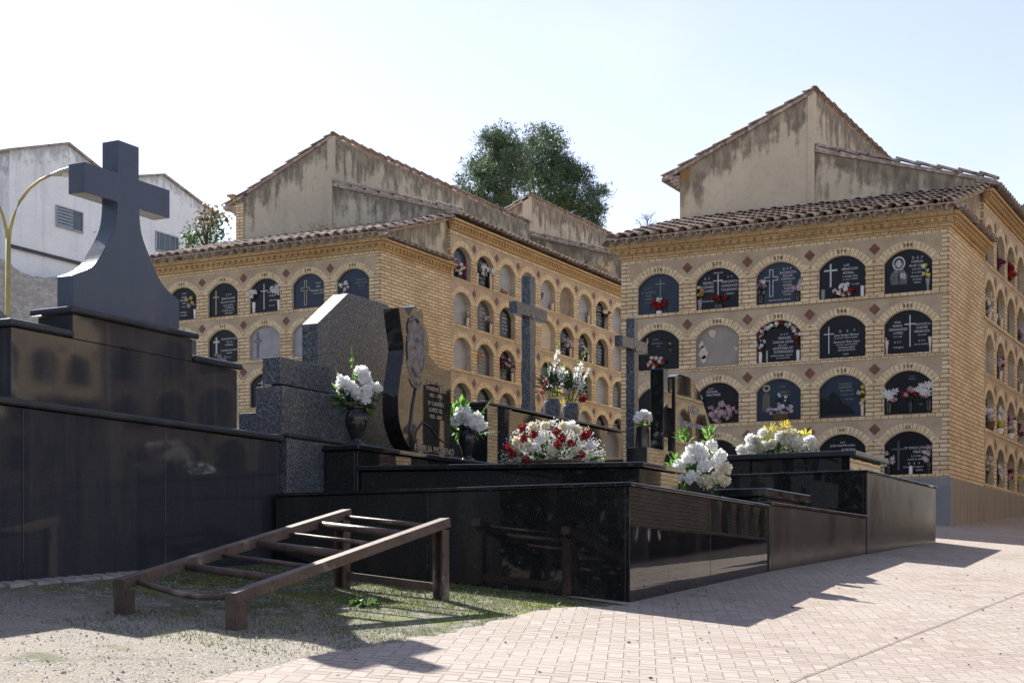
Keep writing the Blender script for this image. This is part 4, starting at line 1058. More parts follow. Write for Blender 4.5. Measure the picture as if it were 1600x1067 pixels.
# ================================================================ granite tombs
def gbox(name, parent, m, x0, x1, y0, y1, z0, z1, bev=.006):
    mb = MB(); mb.box(x0, x1, y0, y1, z0, z1); return mb.build(name, M[m], parent, bevel=bev)
def panels(name, parent, m, x0, x1, y0, y1, z0, z1, ycuts=(), xcuts=(), groundfit=True):
    """cladding panels butted with 3 mm joints over a dark core"""
    mb = MB(); g = .0022
    ys = [y0] + list(ycuts) + [y1]
    for a, b in zip(ys, ys[1:]): mb.box(x1-.03, x1, a+(g if a != y0 else 0), b-(g if b != y1 else 0), z0, z1)
    xs_ = [x0] + list(xcuts) + [x1-.03]
    for a, b in zip(xs_, xs_[1:]): mb.box(a+(g if a != x0 else 0), b-(g if b != x1-.03 else 0), y0, y0+.03, z0, z1)
    mb.box(x0, x1-.033, y0+.033, y1, z0, z1-.004)
    return mb.build(name, M[m], parent, bevel=.003)

# --- big tomb with the flared cross
r = thing('granite_tomb', (-8.3, 8.34, gz(-8.3, 8.34)), 'large stepped dark granite tomb topped by a flared cross', 'tomb', 'granite tombs')
panels('base', r, 'dark', -9.3, -7.15, 5.95, 9.80, -.6, 1.075, ycuts=(7.15, 8.475))
gbox('base_slab', r, 'slabgrey', -9.33, -7.115, 5.91, 9.825, 1.079, 1.126, .014)
panels('step', r, 'dark', -8.0, -7.3, 7.20, 9.47, 1.128, 1.592)
gbox('step_slab', r, 'slabgrey', -8.03, -7.27, 7.165, 7.727, 1.595, 1.643, .014); gbox('step_slab', r, 'slabgrey', -8.03, -7.27, 8.955, 9.51, 1.595, 1.643, .014)
panels('pedestal', r, 'dark', -7.60, -7.296, 7.735, 8.945, 1.594, 1.752)
gbox('pedestal_slab', r, 'slabgrey', -7.64, -7.262, 7.69, 8.99, 1.755, 1.800, .014)
# cross: concave flanks below square arms
def cross_outline():
    cy, zb_ = 8.345, 1.802
    L = [(-.535,0),(-.535,.225)]
    kn = [(-.60,.19),(-.535,.225),(-.352,.315),(-.237,.456),(-.135,.624),(-.108,.795),(-.108,.9)]   # concave flank
    for q in range(1, 5):
        p0, p1, p2, p3 = kn[q-1:q+3]
        for k in range(1, 7):
            t = k/6; f = lambda a0, a1, a2, a3: .5*(2*a1 + (a2-a0)*t + (2*a0-5*a1+4*a2-a3)*t*t + (3*a1-a0-3*a2+a3)*t**3)
            L.append((f(p0[0],p1[0],p2[0],p3[0]), f(p0[1],p1[1],p2[1],p3[1])))
    L += [(-.43,.795),(-.43,.995),(-.105,.995),(-.105,1.222)]
    pts = L + [(-y, z) for y, z in reversed(L)]
    return [(-7.36, cy+y, zb_+z) for y, z in pts]
mb = MB(); mb.extr(cross_outline(), (-.145, 0, 0)); c = mb.build('cross', M['cross_blue'], r, bevel=.004)
mb = MB()
for k in range(13):
    y = 6.85 + k*.115; w = .03 + .05*abs(math.sin(k*1.7)) * (1 if k < 14 else .4)
    z = gz(-7.12, y)
    mb.extr([(-7.152, y, z-.05), (-7.15+w+.03, y, z-.05), (-7.15+w, y, z+.018), (-7.152, y, z+.035)], (0,.115,0))
mb.build('cement_footing', M['cement'], r)

# --- dark headstones peeping over the big tomb from behind
r = thing('headstone', (-11.0, 9.2, gz(-11, 9.2)), 'dark headstone with sloped shoulders beyond the yellow lamp post foot', 'headstone')
mb = MB()
mb.extr([(-9.9, 8.9, -.2), (-9.9, 9.95, -.2), (-9.9, 9.95, 2.13), (-9.9, 9.5, 2.36), (-9.9, 9.3, 2.36), (-9.9, 8.9, 2.15)], (-.16,0,0)); mb.build('stone', M['granite_light'], r, bevel=.01)
gbox('stone_base', r, 'dark', -10.3, -9.6, 8.7, 10.2, -.4, .9)

# --- grey granite monument with clipped shoulders
r = thing('granite_tomb', (-7.7, 11.2, gz(-7.7, 11.2)), 'speckled grey granite monument with clipped shoulders and stepped side blocks', 'tomb', 'granite tombs')
gbox('base', r, 'granite', -8.9, -7.1, 9.835, 12.75, -.5, 1.11)
gbox('base_slab', r, 'slabgrey', -8.92, -7.08, 9.832, 12.78, 1.112, 1.146, .012)
mb = MB(); mb.extr([(-7.5,10.82,1.147),(-7.5,12.36,1.147),(-7.5,12.36,2.16),(-7.5,11.90,2.485),(-7.5,11.28,2.485),(-7.5,10.82,2.16)], (-.165,0,0)); mb.build('headstone', M['granite'], r, bevel=.006)
gbox('side_block', r, 'granite', -7.565, -7.30, 10.05, 10.93, 1.147, 1.545)
gbox('side_block', r, 'granite', -7.535, -7.36, 10.10, 10.815, 1.567, 1.782)
gbox('spacer', r, 'black', -7.52, -7.40, 10.2, 10.7, 1.545, 1.567, 0)
gbox('side_block', r, 'granite', -7.76, -7.57, 10.09, 10.5, 1.147, 1.352)

# --- front tomb with the engraved stele
r = thing('granite_tomb', (-5.6, 11.3, gz(-5.6, 11.3)), 'polished black corner tomb carrying the wavy rose stele lettered FAMILIA MORENO', 'tomb', 'granite tombs')
FT = r
def sidewall(mb, xa, ya, xb, yb, z0, z1, th=.03, cuts=(.5,)):
    q = [0] + list(cuts) + [1]
    for s, e in zip(q, q[1:]):
        s2, e2 = s+(.0008 if s else 0), e-(.0008 if e < 1 else 0)
        P0 = (xa+(xb-xa)*s2, ya+(yb-ya)*s2); P1 = (xa+(xb-xa)*e2, ya+(yb-ya)*e2)
        mb.extr([(P0[0],P0[1],z0),(P1[0],P1[1],z0),(P1[0],P1[1],z1),(P0[0],P0[1],z1)], (-th,0,0))
mb = MB()
sidewall(mb, -4.18, 9.67, -4.33, 13.02, -.7, .645, .03, (.52,))
for a, b in ((-7.09,-5.75),(-5.746,-4.212)): mb.box(a, b, 9.67, 9.70, -.6, .645)
mb.extr([(-7.09,9.704,-.6),(-4.216,9.704,-.6),(-4.37,13.05,-.6),(-7.09,13.05,-.6)], (0,0,1.24))
mb.build('base', M['black'], r, bevel=.003)
mb = MB(); mb.extr([(-7.095,9.655,.648),(-4.163,9.655,.648),(-4.318,13.05,.648),(-7.095,13.05,.648)], (0,0,.027)); mb.build('base_slab', M['black'], r, bevel=.007)
gbox('end_strip', r, 'black', -4.42, -4.318, 13.022, 13.05, -.5, .66)
panels('stele_plinth', r, 'black', -7.075, -6.77, 10.31, 12.50, .677, 1.034)
gbox('stele_plinth_slab', r, 'black', -7.078, -6.735, 10.27, 12.55, 1.037, 1.083, .01)
# grave lid sloping gently from the stele to the path
mb = MB()
mb.extr([(-6.765,10.34,.677),(-4.39,10.34,.677),(-4.39,10.34,.818),(-6.765,10.34,.868)], (0,.74,0)); mb.build('lid_frame', M['black'], r, bevel=.004)
mb = MB()
mb.extr([(-6.768,10.295,.872),(-4.345,10.295,.821),(-4.345,10.295,.859),(-6.768,10.295,.915)], (0,.83,0)); mb.build('lid', M['black'], r, bevel=.008)
# stele: wavy near edge, stepped top, standing 150 mm thick
st = MB()
yz = [(11.30,0),(11.16,.10),(11.07,.25),(11.05,.45),(11.09,.65),(11.14,.85),(11.10,1.03),(11.06,1.19),
      (11.14,1.205),(11.22,1.15),(11.29,1.235),(11.34,1.25),(11.37,1.20),(11.42,1.235),(11.46,1.20),(11.455,1.13),(11.52,1.06),(11.545,.96),(11.54,.86),(11.62,.83),(11.72,.775),(11.82,.765),(11.93,.78),
      (11.925,.55),(11.93,.47),(11.91,.33),(11.925,.26),(11.90,0)]
wave = []
for q in range(0, 7):
    p0, p1, p2, p3 = yz[max(0,q-1)], yz[q], yz[q+1], yz[min(7,q+2)]
    for k in range(5):
        t = k/5; f = lambda a0, a1, a2, a3: .5*(2*a1 + (a2-a0)*t + (2*a0-5*a1+4*a2-a3)*t*t + (3*a1-a0-3*a2+a3)*t**3)
        wave.append((f(p0[0],p1[0],p2[0],p3[0]), f(p0[1],p1[1],p2[1],p3[1])))
yz = wave + yz[7:]
st.extr([(-6.86, y, 1.085+z) for y, z in yz], (-.15,0,0))
stele = st.build('stele', M['brown'], r, bevel=.004)
sb = MB()
# dark sawn near edge of the stele, 2 mm proud
for (ya, za), (yb, zb_) in zip(yz[:35], yz[1:36]):
    sb.face([(-6.862, ya-.002, 1.085+za), (-7.012, ya-.002, 1.085+za), (-7.012, yb-.002, 1.085+zb_), (-6.862, yb-.002, 1.085+zb_)])
sb.build('sawn_edge', M['black'], stele, fix=False)
# carved rose on the stele: overlapping petals and a long stem
rb = MB()
def relief_loop(cy, cz, ry, rz, a0, a1, wdt, x=-6.855, n=10):
    pts = [(x, cy+ry*math.cos(a0+(a1-a0)*k/n), cz+rz*math.sin(a0+(a1-a0)*k/n)) for k in range(n+1)]
    rb.tube(pts, [wdt*(.35+.65*math.sin(pi*k/n)) for k in range(n+1)], 6)
for cy, cz, ry, rz, a0, a1, wd in ((11.32,2.10,.10,.16,.2,3.6,.022),(11.38,2.02,.09,.2,-1.5,2.4,.02),(11.27,1.95,.08,.2,1.0,4.6,.02),(11.36,1.86,.09,.14,2.8,6.2,.024),(11.33,2.05,.045,.1,0,5,.016),(11.42,1.93,.05,.16,-1.6,1.6,.016),(11.25,2.13,.05,.1,1.5,4.2,.018),(11.33,1.73,.12,.1,3.4,5.9,.016)):
    relief_loop(cy, cz, ry*.85, rz*.85, a0, a1, wd*.75)
def petal_bump(cy, cz, ry, rz, th, tilt):
    vs = []; fs = []; n, m_ = 12, 5
    for a in range(m_+1):
        f = a/m_
        for k in range(n):
            t = 2*pi*k/n; yy, zz = ry*f*math.cos(t), rz*f*math.sin(t)*(1-.25*math.sin(t))
            h = .9*th*(1-f**3) * (.5+.5*math.sin(t+tilt*3+cy*40))
            vs.append((-6.859+max(.001, h), cy+yy*math.cos(tilt)-zz*math.sin(tilt), cz+yy*math.sin(tilt)+zz*math.cos(tilt)))
    for a in range(m_):
        for k in range(n): fs.append((a*n+k, a*n+(k+1)%n, (a+1)*n+(k+1)%n, (a+1)*n+k))
    rb.raw(vs, fs, 0, True)
for q in ((11.27,1.98,.075,.17,.025,.25),(11.40,1.95,.075,.18,.028,-.25),(11.33,1.88,.08,.13,.034,0),(11.30,2.12,.05,.12,.03,.1),(11.38,2.12,.045,.12,.034,-.15),(11.335,2.03,.045,.12,.045,0),(11.33,1.74,.05,.09,.02,.2),(11.24,1.80,.04,.10,.016,.6)): petal_bump(*q)
rb.build('carved_rose', M['carved'], stele, fix=False)
rb = MB()
rb.tube([(-6.858, y, z) for y, z in ((11.34,1.68),(11.28,1.5),(11.24,1.3),(11.26,1.12))], [.012,.014,.016,.02], 6)
rb.tube([(-6.858, y, z) for y, z in ((11.28,1.13),(11.34,1.28),(11.44,1.36),(11.56,1.33),(11.68,1.25),(11.86,1.21))], [.006,.009,.01,.009,.008,.005], 6)
rb.build('carved_stem', M['black'], stele)
def side_text(items, mat, parent, x, name='lettering'):
    me = join_text(items, mat); o = inst(name, me, parent, (0,0,0), (0,0,pi/2)); o.location = Vector((x, 0, 0)) - wloc(parent); return o
side_text([('FAMILIA MORENO', 11.64, 1.115, .082)], M['gold'], stele, -6.857)
side_text([('D. ANTONIO', 11.66, 1.70, .05), ('MORENO RUIZ', 11.67, 1.645, .05), ('1921 - 1988', 11.66, 1.59, .045), ('Dª CARMEN', 11.66, 1.52, .05), ('LOPEZ GIL', 11.66, 1.465, .05), ('1925 - 2003', 11.66, 1.41, .045)], M['gold'], stele, -6.857)

# --- second tomb along the path, with its low lid and dark pillar headstone
r = thing('granite_tomb', (-5.6, 14.6, gz(-5.6, 14.6)), 'low dark tomb with bare lid and dark pillar headstone group', 'tomb', 'granite tombs')
mb = MB(); sidewall(mb, -4.335, 13.06, -4.335, 16.22, -.6, .672, .03, ())
mb.box(-7.05, -4.37, 13.06, 16.22, -.5, .66); mb.build('base', M['brown_dull'], r, bevel=.003)
gbox('base_slab', r, 'brown', -7.06, -4.312, 13.052, 16.232, .675, .702, .006)
gbox('lid', r, 'black', -6.3, -4.5, 13.5, 14.82, .775, .85, .01)
gbox('lid_frame', r, 'black', -6.25, -4.6, 13.58, 14.76, .704, .774)
gbox('headstone_base', r, 'black', -5.72, -5.515, 13.15, 15.1, .704, 1.23)
gbox('pillar', r, 'black', -5.685, -5.55, 13.63, 13.74, 1.232, 2.0, .004)
mb = MB(); mb.box(-5.66, -5.60, 13.742, 13.98, 1.66, 1.80); mb.box(-5.66,-5.60,13.90,13.99,1.80,1.94); mb.build('small_cross', M['black'], r, bevel=.003)
mb = MB(); mb.extr([(-5.58,14.0,1.232),(-5.58,15.04,1.232),(-5.58,15.04,1.42),(-5.58,14.92,1.62),(-5.58,14.68,1.86),(-5.58,14.45,2.0),(-5.58,14.12,2.01),(-5.58,14.0,1.97)], (-.1,0,0))
hs = mb.build('headstone', M['brown'], r, bevel=.004)
side_text([('FAMILIA', 14.5, 1.66, .085), ('JOSE AGUILA RODRIGUEZ', 14.56, 1.52, .066)], M['engrave'], hs, -5.576)

# --- third tomb by the path, two-tiered with pale bouquet on top
r = thing('granite_tomb', (-5.6, 17.8, gz(-5.6, 17.8)), 'two-tiered dark tomb nearest the right niche block', 'tomb', 'granite tombs')
mb = MB(); sidewall(mb, -4.335, 16.245, -4.335, 19.45, -.4, 1.15, .03, (.5,))
for a, b in ((-7.05,-4.97),(-4.966,-4.368)): mb.box(a, b, 16.245, 16.275, .6, 1.15)
mb.box(-7.05, -4.372, 16.28, 19.45, -.4, 1.145)
mb.build('base', M['black'], r, bevel=.003)
mb = MB(); mb.box(-4.333, -4.331, 16.26, 19.44, -.3, 1.148); mb.build('side_cladding', M['brown_dull'], r)
gbox('base_slab', r, 'black', -7.06, -4.315, 16.235, 19.47, 1.152, 1.18, .007)
gbox('upper_tier', r, 'black', -6.9, -4.68, 16.86, 18.15, 1.182, 1.375)
gbox('upper_slab', r, 'slabgrey', -6.95, -4.6, 16.8, 18.22, 1.377, 1.44, .012)

# --- raised tomb behind, carrying the tall granite cross
r = thing('granite_tomb', (-7.6, 14.4, gz(-7.6, 14.4)), 'raised tomb behind the flower basket, black end and brown flank', 'tomb', 'granite tombs')
gbox('base', r, 'black', -8.4, -7.0, 12.85, 13.345, -.3, 1.66, .004)
gbox('flank', r, 'brown', -8.4, -7.02, 13.349, 16.06, -.3, 1.655, .004)
gbox('top_slab', r, 'slabgrey', -8.42, -6.985, 12.83, 16.08, 1.662, 1.692, .008)
def plain_cross(name, label, x0, x1, y0, y1, z0, z1, ya, yb, za, zb_, group):
    t = thing(name, ((x0+x1)/2, (y0+y1)/2, z0), label, 'cross', group)
    mb = MB(); mb.box(x0, x1, y0, y1, z0, z1); mb.build('upright', M['granite'], t, bevel=.004)
    mb = MB(); mb.box(x0+.002, x1-.002, ya, y0-.0005, za, zb_); mb.box(x0+.002, x1-.002, y1+.0005, yb, za, zb_); mb.build('arm', M['granite'], t, bevel=.004)
    mb = MB()      # bronze boss at the crossing
    mb.lathe((0,0,0), [(.02,0),(.024,.006),(.014,.018),(.0,.02)], 10); me = mb.mesh('boss', M['lamp_metal'])
    inst('boss', me, t, Vector((x1, (y0+y1)/2, (za+zb_)/2-.05)) - t.location, (0, pi/2, 0))
plain_cross('granite_cross', 'tall speckled granite cross before the long arcaded side wall', -7.26, -7.165, 14.05, 14.17, 1.693, 3.09, 13.77, 14.45, 2.67, 2.79, 'plain granite crosses')
plain_cross('granite_cross', 'lower speckled granite cross against the left corner of the right block', -6.31, -6.22, 14.50, 14.60, .703, 2.655, 14.21, 14.85, 2.335, 2.445, 'plain granite crosses')

# ================================================================ rusty bier frame
r = thing('steel_frame', (-5.5, 7.7, gz(-5.5, 7.7)), 'rusty steel ramp-like frame with rungs standing on the gravel', 'frame')
xl, xr, y0, y1 = -5.85, -5.09, 6.60, 8.78
def zr(Y, x): return gz(x, 6.6) + .172 + (Y-y0)/(y1-y0)*.462
for x in (xl, xr):
    mb = MB(); mb.bar((x, y0-.05, zr(y0-.05, xl if x == xl else xr)), (x, y1, zr(y1, xl if x == xl else xr)), .076, .06)
    mb.build('rail', M['rust'], r, bevel=.004)
for x, y, h in ((xl,y0,0),(xr,y0,0)):
    mb = MB(); g0 = gz(x,y)-.03; t = zr(y, x)-.035
    mb.extr([(x-.034,y-.045,g0),(x+.034,y-.045,g0),(x+.038,y-.05,t),(x-.038,y-.05,t)], (0,.012,0))
    mb.extr([(x+.022,y-.033,g0),(x+.034,y-.033,g0),(x+.038,y-.033,t),(x+.026,y-.033,t)], (0,.075,0))
    mb.extr([(x-.034,y-.033,g0),(x-.022,y-.033,g0),(x-.026,y-.033,t),(x-.038,y-.033,t)], (0,.075,0))
    mb.build('leg', M['rust'], r)
for x, y in ((xl,y1-.06),(xr,y1-.06)):
    mb = MB(); g0 = gz(x,y)-.03; t = zr(y, x)-.036
    mb.box(x-.038, x+.038, y+.03, y+.04, g0, t); mb.box(x+.028, x+.038, y-.04, y+.03, g0, t); mb.box(x-.038, x-.028, y-.04, y+.03, g0, t)
    mb.build('leg', M['rust'], r)
for k, (t, rad) in enumerate(((.03,.018),(.22,.024),(.37,.014),(.53,.026),(.68,.014),(.83,.025),(.965,.014))):
    Y = y0 + (y1-y0)*t; za, zb_ = zr(Y, xl)-.012, zr(Y, xr)-.012; sag = .035 if k == 0 else .0
    pts = [(xl+.045+(xr-xl-.09)*q/6, Y+.02*math.sin(q), za+(zb_-za)*q/6 - sag*math.sin(pi*q/6)) for q in range(7)] if k == 0 else [(xl+.045, Y, za), (xr-.045, Y, zb_)]
    mb = MB(); mb.tube(pts, rad, 10); mb.build('rung', M['bartube'] if rad > .02 else M['rust'], r)
mb = MB(); yb = y1-.04; mb.bar((xl+.046, yb, gz(xl,yb)+.08), (xr-.046, yb, gz(xr,yb)+.08), .04, .05); mb.build('brace', M['rust'], r)

# ================================================================ bouquets on the tombs
BLM = {}
def bloom_mesh(kind, r, n, mt, k):
    key = (kind, r, n, mt, k)
    if key not in BLM:
        mb = MB()
        bloom(mb, (0,0,0), r, n, 0, -.75)
        BLM[key] = mb.mesh('bloom', M[mt], fix=False)
    return BLM[key]
def bouquet(loc, label, heads, vase=None, vmat='vase_black', leaves=(), spikes=(), group='bouquets on the tombs', gyp=None):
    """heads: (x, y, z, r, colour) with camera-ish local axes: x to the picture's right, y towards the lens"""
    t = thing('flower_bouquet', loc, label, 'bouquet', group, math.radians(27.68))
    if vase:
        mb = MB(); mb.lathe((0,0,0), vase, 28); mb.build('vase', M[vmat], t, local=True)
    for k, (x, y, z, rr, c) in enumerate(heads):
        inst('bloom', bloom_mesh('b', rr, 60 if rr > .045 else 40, c, k % 3), t, (x, -y, z), (R.uniform(-.5,.5), R.uniform(-.5,.5), R.uniform(0,6)))
    lf = {}; stm = MB()
    for n, c, rad, L, w, m_, up in leaves:
        mb = lf.setdefault(m_, MB())
        for k in range(n):
            d = rdir(up); p = Vector(c) + Vector((d.x*rad[0], -d.y*rad[1], d.z*rad[2]))*R.uniform(.3, 1)
            leaf(mb, p, (d + Vector((0,0,.2))), L*R.uniform(.6,1.2), w*R.uniform(.7,1.2), 0, .1)
    for m_, mb in lf.items(): mb.build('foliage', M[m_], t, fix=False, local=True)
    for x, y, z, _, _ in heads:
        stm.tube([(x*.2, -y*.2, (vase[-1][1] if vase else .02)*.8), (x*.75, -y*.75, z*.75), (x, -y, z)], .004, 5)
    if stm.v: stm.build('stems', M['leaf'], t, local=True)
    for b, d, L, n, mp, rr in spikes:
        sp = MB(); gladiolus(sp, b, d, L, n, 0, 1, rr); sp.build('flower_spike', [M[mp], M['leaf_bright']], t, fix=False, local=True)
    if gyp:
        gm = MB()
        for k in range(gyp[0]):
            d = rdir(.4); p = Vector(gyp[1]) + Vector((d.x*gyp[2][0], d.y*gyp[2][1], abs(d.z)*gyp[2][2]))*R.uniform(.6, .98)
            for q in range(5):
                c = p + Vector((R.gauss(0,.012), R.gauss(0,.012), R.gauss(0,.012))); s = R.uniform(.0035,.0065)
                gm.raw([c+Vector((s,0,0)), c+Vector((0,s,0)), c+Vector((0,0,s)), c-Vector((s,0,0)), c-Vector((0,s,0)), c-Vector((0,0,s))], [(0,1,2),(1,3,2),(3,4,2),(4,0,2),(1,0,5),(3,1,5),(4,3,5),(0,4,5)])
        gm.build('tiny_white_blossoms', M['p_white'], t, fix=False, local=True)
    return t
URN = [(.07,0),(.075,.012),(.06,.03),(.035,.045),(.04,.06),(.075,.14),(.09,.21),(.088,.245),(.07,.275),(.062,.285),(.075,.295),(.08,.31),(.072,.325),(.05,.326)]
bouquet((-6.90,10.48,1.084), 'white peonies with tall green bud in black urn left of the rose stele', [
    (-.10,.03,.50,.062,'p_white'),(-.04,.06,.46,.06,'p_white'),(.02,.07,.42,.058,'p_white'),(.05,.02,.58,.062,'p_white'),(.08,.02,.52,.058,'p_white'),(.07,.06,.38,.064,'p_white'),(.16,.0,.46,.056,'p_white'),(-.13,.0,.45,.03,'p_white'),(.03,-.03,.6,.05,'p_white'),(.09,.05,.44,.05,'p_white')],
    URN, 'vase_black', [(60,(0,0,.36),(.13,.1,.08),.11,.05,'leaf_dark',.0),(24,(-.11,0,.38),(.05,.05,.1),.09,.035,'leaf_bright',.2),(14,(.12,0,.36),(.08,.06,.05),.1,.04,'leaf',-.1)],
    [((-.02,0,.4),(-.03,0,1),.40,5,'leaf_bright',.026),((-.1,0,.4),(-.28,.0,1),.24,6,'p_white',.018)])
bouquet((-6.92,12.33,1.084), 'white peonies with fresh green leaves in black urn right of the rose stele', [
    (-.06,.04,.43,.065,'p_white'),(-.09,.03,.37,.06,'p_white'),(.0,.06,.40,.06,'p_white'),(.09,.03,.40,.058,'p_white'),(.07,.07,.32,.068,'p_white'),(.13,.03,.33,.05,'p_white'),(.02,.05,.34,.05,'p_white'),(-.02,-.02,.47,.05,'p_white')],
    URN, 'vase_black', [(90,(-.08,0,.36),(.12,.1,.16),.11,.05,'leaf_bright',.3),(50,(0,0,.3),(.14,.1,.06),.11,.05,'leaf',-.1)],
    [((.08,0,.38),(.6,0,.8),.26,6,'leaf_bright',.016),((.1,0,.25),(.95,-.1,.12),.2,5,'p_white',.014)])
def basket(loc):
    hd = []
    for x, z, c in ((-.355,.12,'p_red'),(-.31,.085,'p_red'),(-.235,.20,'p_red'),(-.24,.28,'p_red'),(-.15,.235,'p_red'),(-.10,.20,'p_white'),(.055,.20,'p_red'),(.03,.15,'p_red'),(.02,.255,'p_red'),(.125,.165,'p_red'),(.25,.235,'p_red'),(.225,.215,'p_red'),(.205,.075,'p_red'),(-.28,.18,'p_cream'),(-.20,.15,'p_cream'),(-.07,.30,'p_cream'),(.07,.30,'p_cream'),(.17,.27,'p_cream'),(.13,.30,'p_white'),(-.14,.13,'p_white'),(.16,.10,'p_cream'),(-.02,.11,'p_cream'),(.28,.14,'p_white'),(-.16,.29,'p_cream'),(-.21,.04,'p_red')):
        hd.append((x, .16-.28*abs(z-.1)+R.uniform(-.02,.02), z, .036 if c == 'p_red' else .042, c))
    return bouquet(loc, 'wide basket of red roses, cream carnations and white gypsophila on the grave lid', hd, None, 'wicker',
        [(200,(0,0,.08),(.36,.17,.14),.09,.02,'leaf_dark',.1),(150,(0,0,.03),(.38,.2,.06),.14,.04,'leaf',-.1)], (), gyp=(640,(0,0,.03),(.42,.2,.34)))
bk = basket((-5.28,10.75,.885))
mb = MB(); mb.lathe((0,0,0), [(.2,0),(.24,.015),(.25,.035),(.23,.04)], 18); mb.build('basket', M['wicker'], bk, local=True)
GV = [(.075,0),(.08,.02),(.09,.09),(.092,.13),(.078,.165),(.065,.178),(.07,.187),(.055,.188)]
bouquet((-7.1,14.42,1.693), 'white and salmon gladioli in speckled vase, nearer of two on the raised tomb', [(-.09,.03,.30,.035,'p_salmon'),(-.07,.04,.36,.032,'p_salmon'),(-.11,.02,.25,.03,'p_salmon')], GV, 'granite',
    [(110,(0,0,.28),(.11,.08,.12),.16,.025,'leaf_dark',.8)], [((0,0,.2),(.12,0,1),.62,9,'p_white',.042),((-.02,0,.2),(-.05,.1,1),.42,8,'p_white',.045),((.04,0,.2),(.2,-.1,1),.4,8,'p_white',.04),((.02,0,.2),(.05,.1,1),.38,7,'p_palepink',.04)])
bouquet((-7.1,14.86,1.693), 'white gladioli with red carnation in speckled vase, farther of two on the raised tomb', [(.12,.05,.22,.04,'p_red'),(-.06,.04,.30,.04,'p_palepink'),(.14,.03,.27,.028,'p_salmon')], GV, 'granite',
    [(110,(0,0,.28),(.12,.08,.12),.16,.025,'leaf_dark',.8),(26,(-.1,0,.26),(.06,.05,.06),.09,.02,'p_yellow',.3)], [((0,0,.2),(.3,0,1),.55,9,'p_white',.042),((-.02,0,.2),(-.1,.1,1),.42,8,'p_white',.045),((.04,0,.2),(.48,-.1,1),.5,8,'p_white',.042),((.02,0,.2),(.12,.1,1),.45,7,'p_white',.042),((0,0,.2),(-.3,.1,1),.36,7,'p_palepink',.038)])
bouquet((-4.62,12.12,.677), 'white hydrangeas with bright sprigs in dark pot at the corner tomb edge', [
    (-.17,.05,.27,.062,'p_white'),(-.10,.09,.33,.066,'p_white'),(-.02,.05,.42,.058,'p_white'),(.09,.04,.44,.055,'p_white'),(.17,.02,.36,.06,'p_white'),(.20,.05,.25,.062,'p_cream'),(.13,.12,.17,.066,'p_cream'),(.03,.13,.14,.062,'p_cream'),(-.07,.11,.18,.06,'p_white'),(.21,.04,.15,.05,'p_cream'),(.03,.12,.26,.064,'p_white'),(-.07,.02,.41,.05,'p_white'),(.12,.10,.29,.058,'p_white'),(.02,.08,.35,.06,'p_white'),(-.16,.04,.18,.045,'p_white')],
    [(.09,0),(.10,.005),(.115,.12),(.12,.125),(.105,.126),(.1,.1)], 'pot_brown',
    [(60,(-.17,.0,.22),(.08,.08,.14),.10,.045,'leaf_bright',.1),(110,(.02,.05,.26),(.2,.12,.14),.1,.045,'leaf',.1),(24,(-.12,0,.44),(.06,.05,.13),.09,.035,'leaf_bright',.9),(16,(.09,0,.46),(.04,.04,.12),.09,.035,'leaf_bright',.9)])
bouquet((-5.62,13.3,1.231), 'single white pompom bunch in tall black vase by the pillar headstone', [(0,.02,.29,.05,'p_white'),(-.045,.03,.27,.045,'p_white'),(.045,.03,.27,.045,'p_cream'),(.0,.0,.32,.04,'p_white'),(-.03,.0,.31,.04,'p_white'),(.035,.0,.31,.04,'p_white')],
    [(.07,0),(.07,.01),(.058,.19),(.062,.2),(.045,.201)], 'vase_black', [(14,(0,0,.23),(.05,.05,.03),.06,.02,'p_yellow',0),(14,(0,0,.22),(.04,.04,.03),.07,.02,'leaf',0)])
hd = []
for k in range(30):
    x = R.uniform(-.42,.42); zt = .30*math.sqrt(max(.05, 1-(x/.47)**2)); z = R.uniform(.05, zt)
    hd.append((x, .12+R.uniform(-.05,.05)-.2*z, z, R.choice((.052,.06,.066)), R.choice(('p_white','p_white','p_white','p_cream'))))
bouquet((-5.63,17.15,1.441), 'long spray of white chrysanthemums with yellow sprigs on the upper tier', hd, None, 'wicker',
    [(200,(0,0,.1),(.46,.16,.16),.10,.022,'leaf',.1),(48,(-.05,-.05,.27),(.06,.05,.05),.075,.014,'p_yellow',.7),(48,(.12,-.05,.30),(.05,.04,.05),.075,.014,'p_yellow',.7),(18,(.36,-.03,.22),(.05,.04,.04),.08,.022,'p_yellow',.6),(20,(-.08,-.14,.16),(.05,.04,.04),.07,.022,'p_yellow',.3)])
from mathutils import noise as mnoise
# ================================================================ trees, houses, lamp, birds
def tree(name, label, base, limbs, clumps, mats, n_tuft, blade, trunk_r, group=None, cat='tree', spread=.34):
    t = thing(name, base, label, cat, group)
    tb = MB()
    for pts, r0, r1 in limbs:
        n = len(pts); tb.tube(pts, [r0+(r1-r0)*k/(n-1) for k in range(n)], 8)
    tb.build('trunk', M['bark'], t)
    cb = MB()
    for c, rad, n in clumps:
        c = Vector(c)
        for k in range(n):
            d = rdir(.1); p = c + Vector((d.x*rad[0], d.y*rad[1], d.z*rad[2]))*(R.random()**.4)
            mi = 1 if R.random() < .28 and len(mats) > 1 else 0
            for q in range(n_tuft):
                e = rdir(.35); s = e.cross(rdir(0)).normalized()
                L = blade[0]*R.uniform(.6,1.2); w = blade[1]*R.uniform(.7,1.3)
                b = p + Vector((R.gauss(0,spread*.4), R.gauss(0,spread*.4), R.gauss(0,spread*.32)))
                tip = b + e*L
                cb.raw([b-s*w*.3, b+s*w*.3, b+e*L*.6+s*w*.5, tip, b+e*L*.6-s*w*.5], [(0,1,2,3,4)], mi)
    cb.build('crown', [M[m] for m in mats], t, fix=False)
    return t
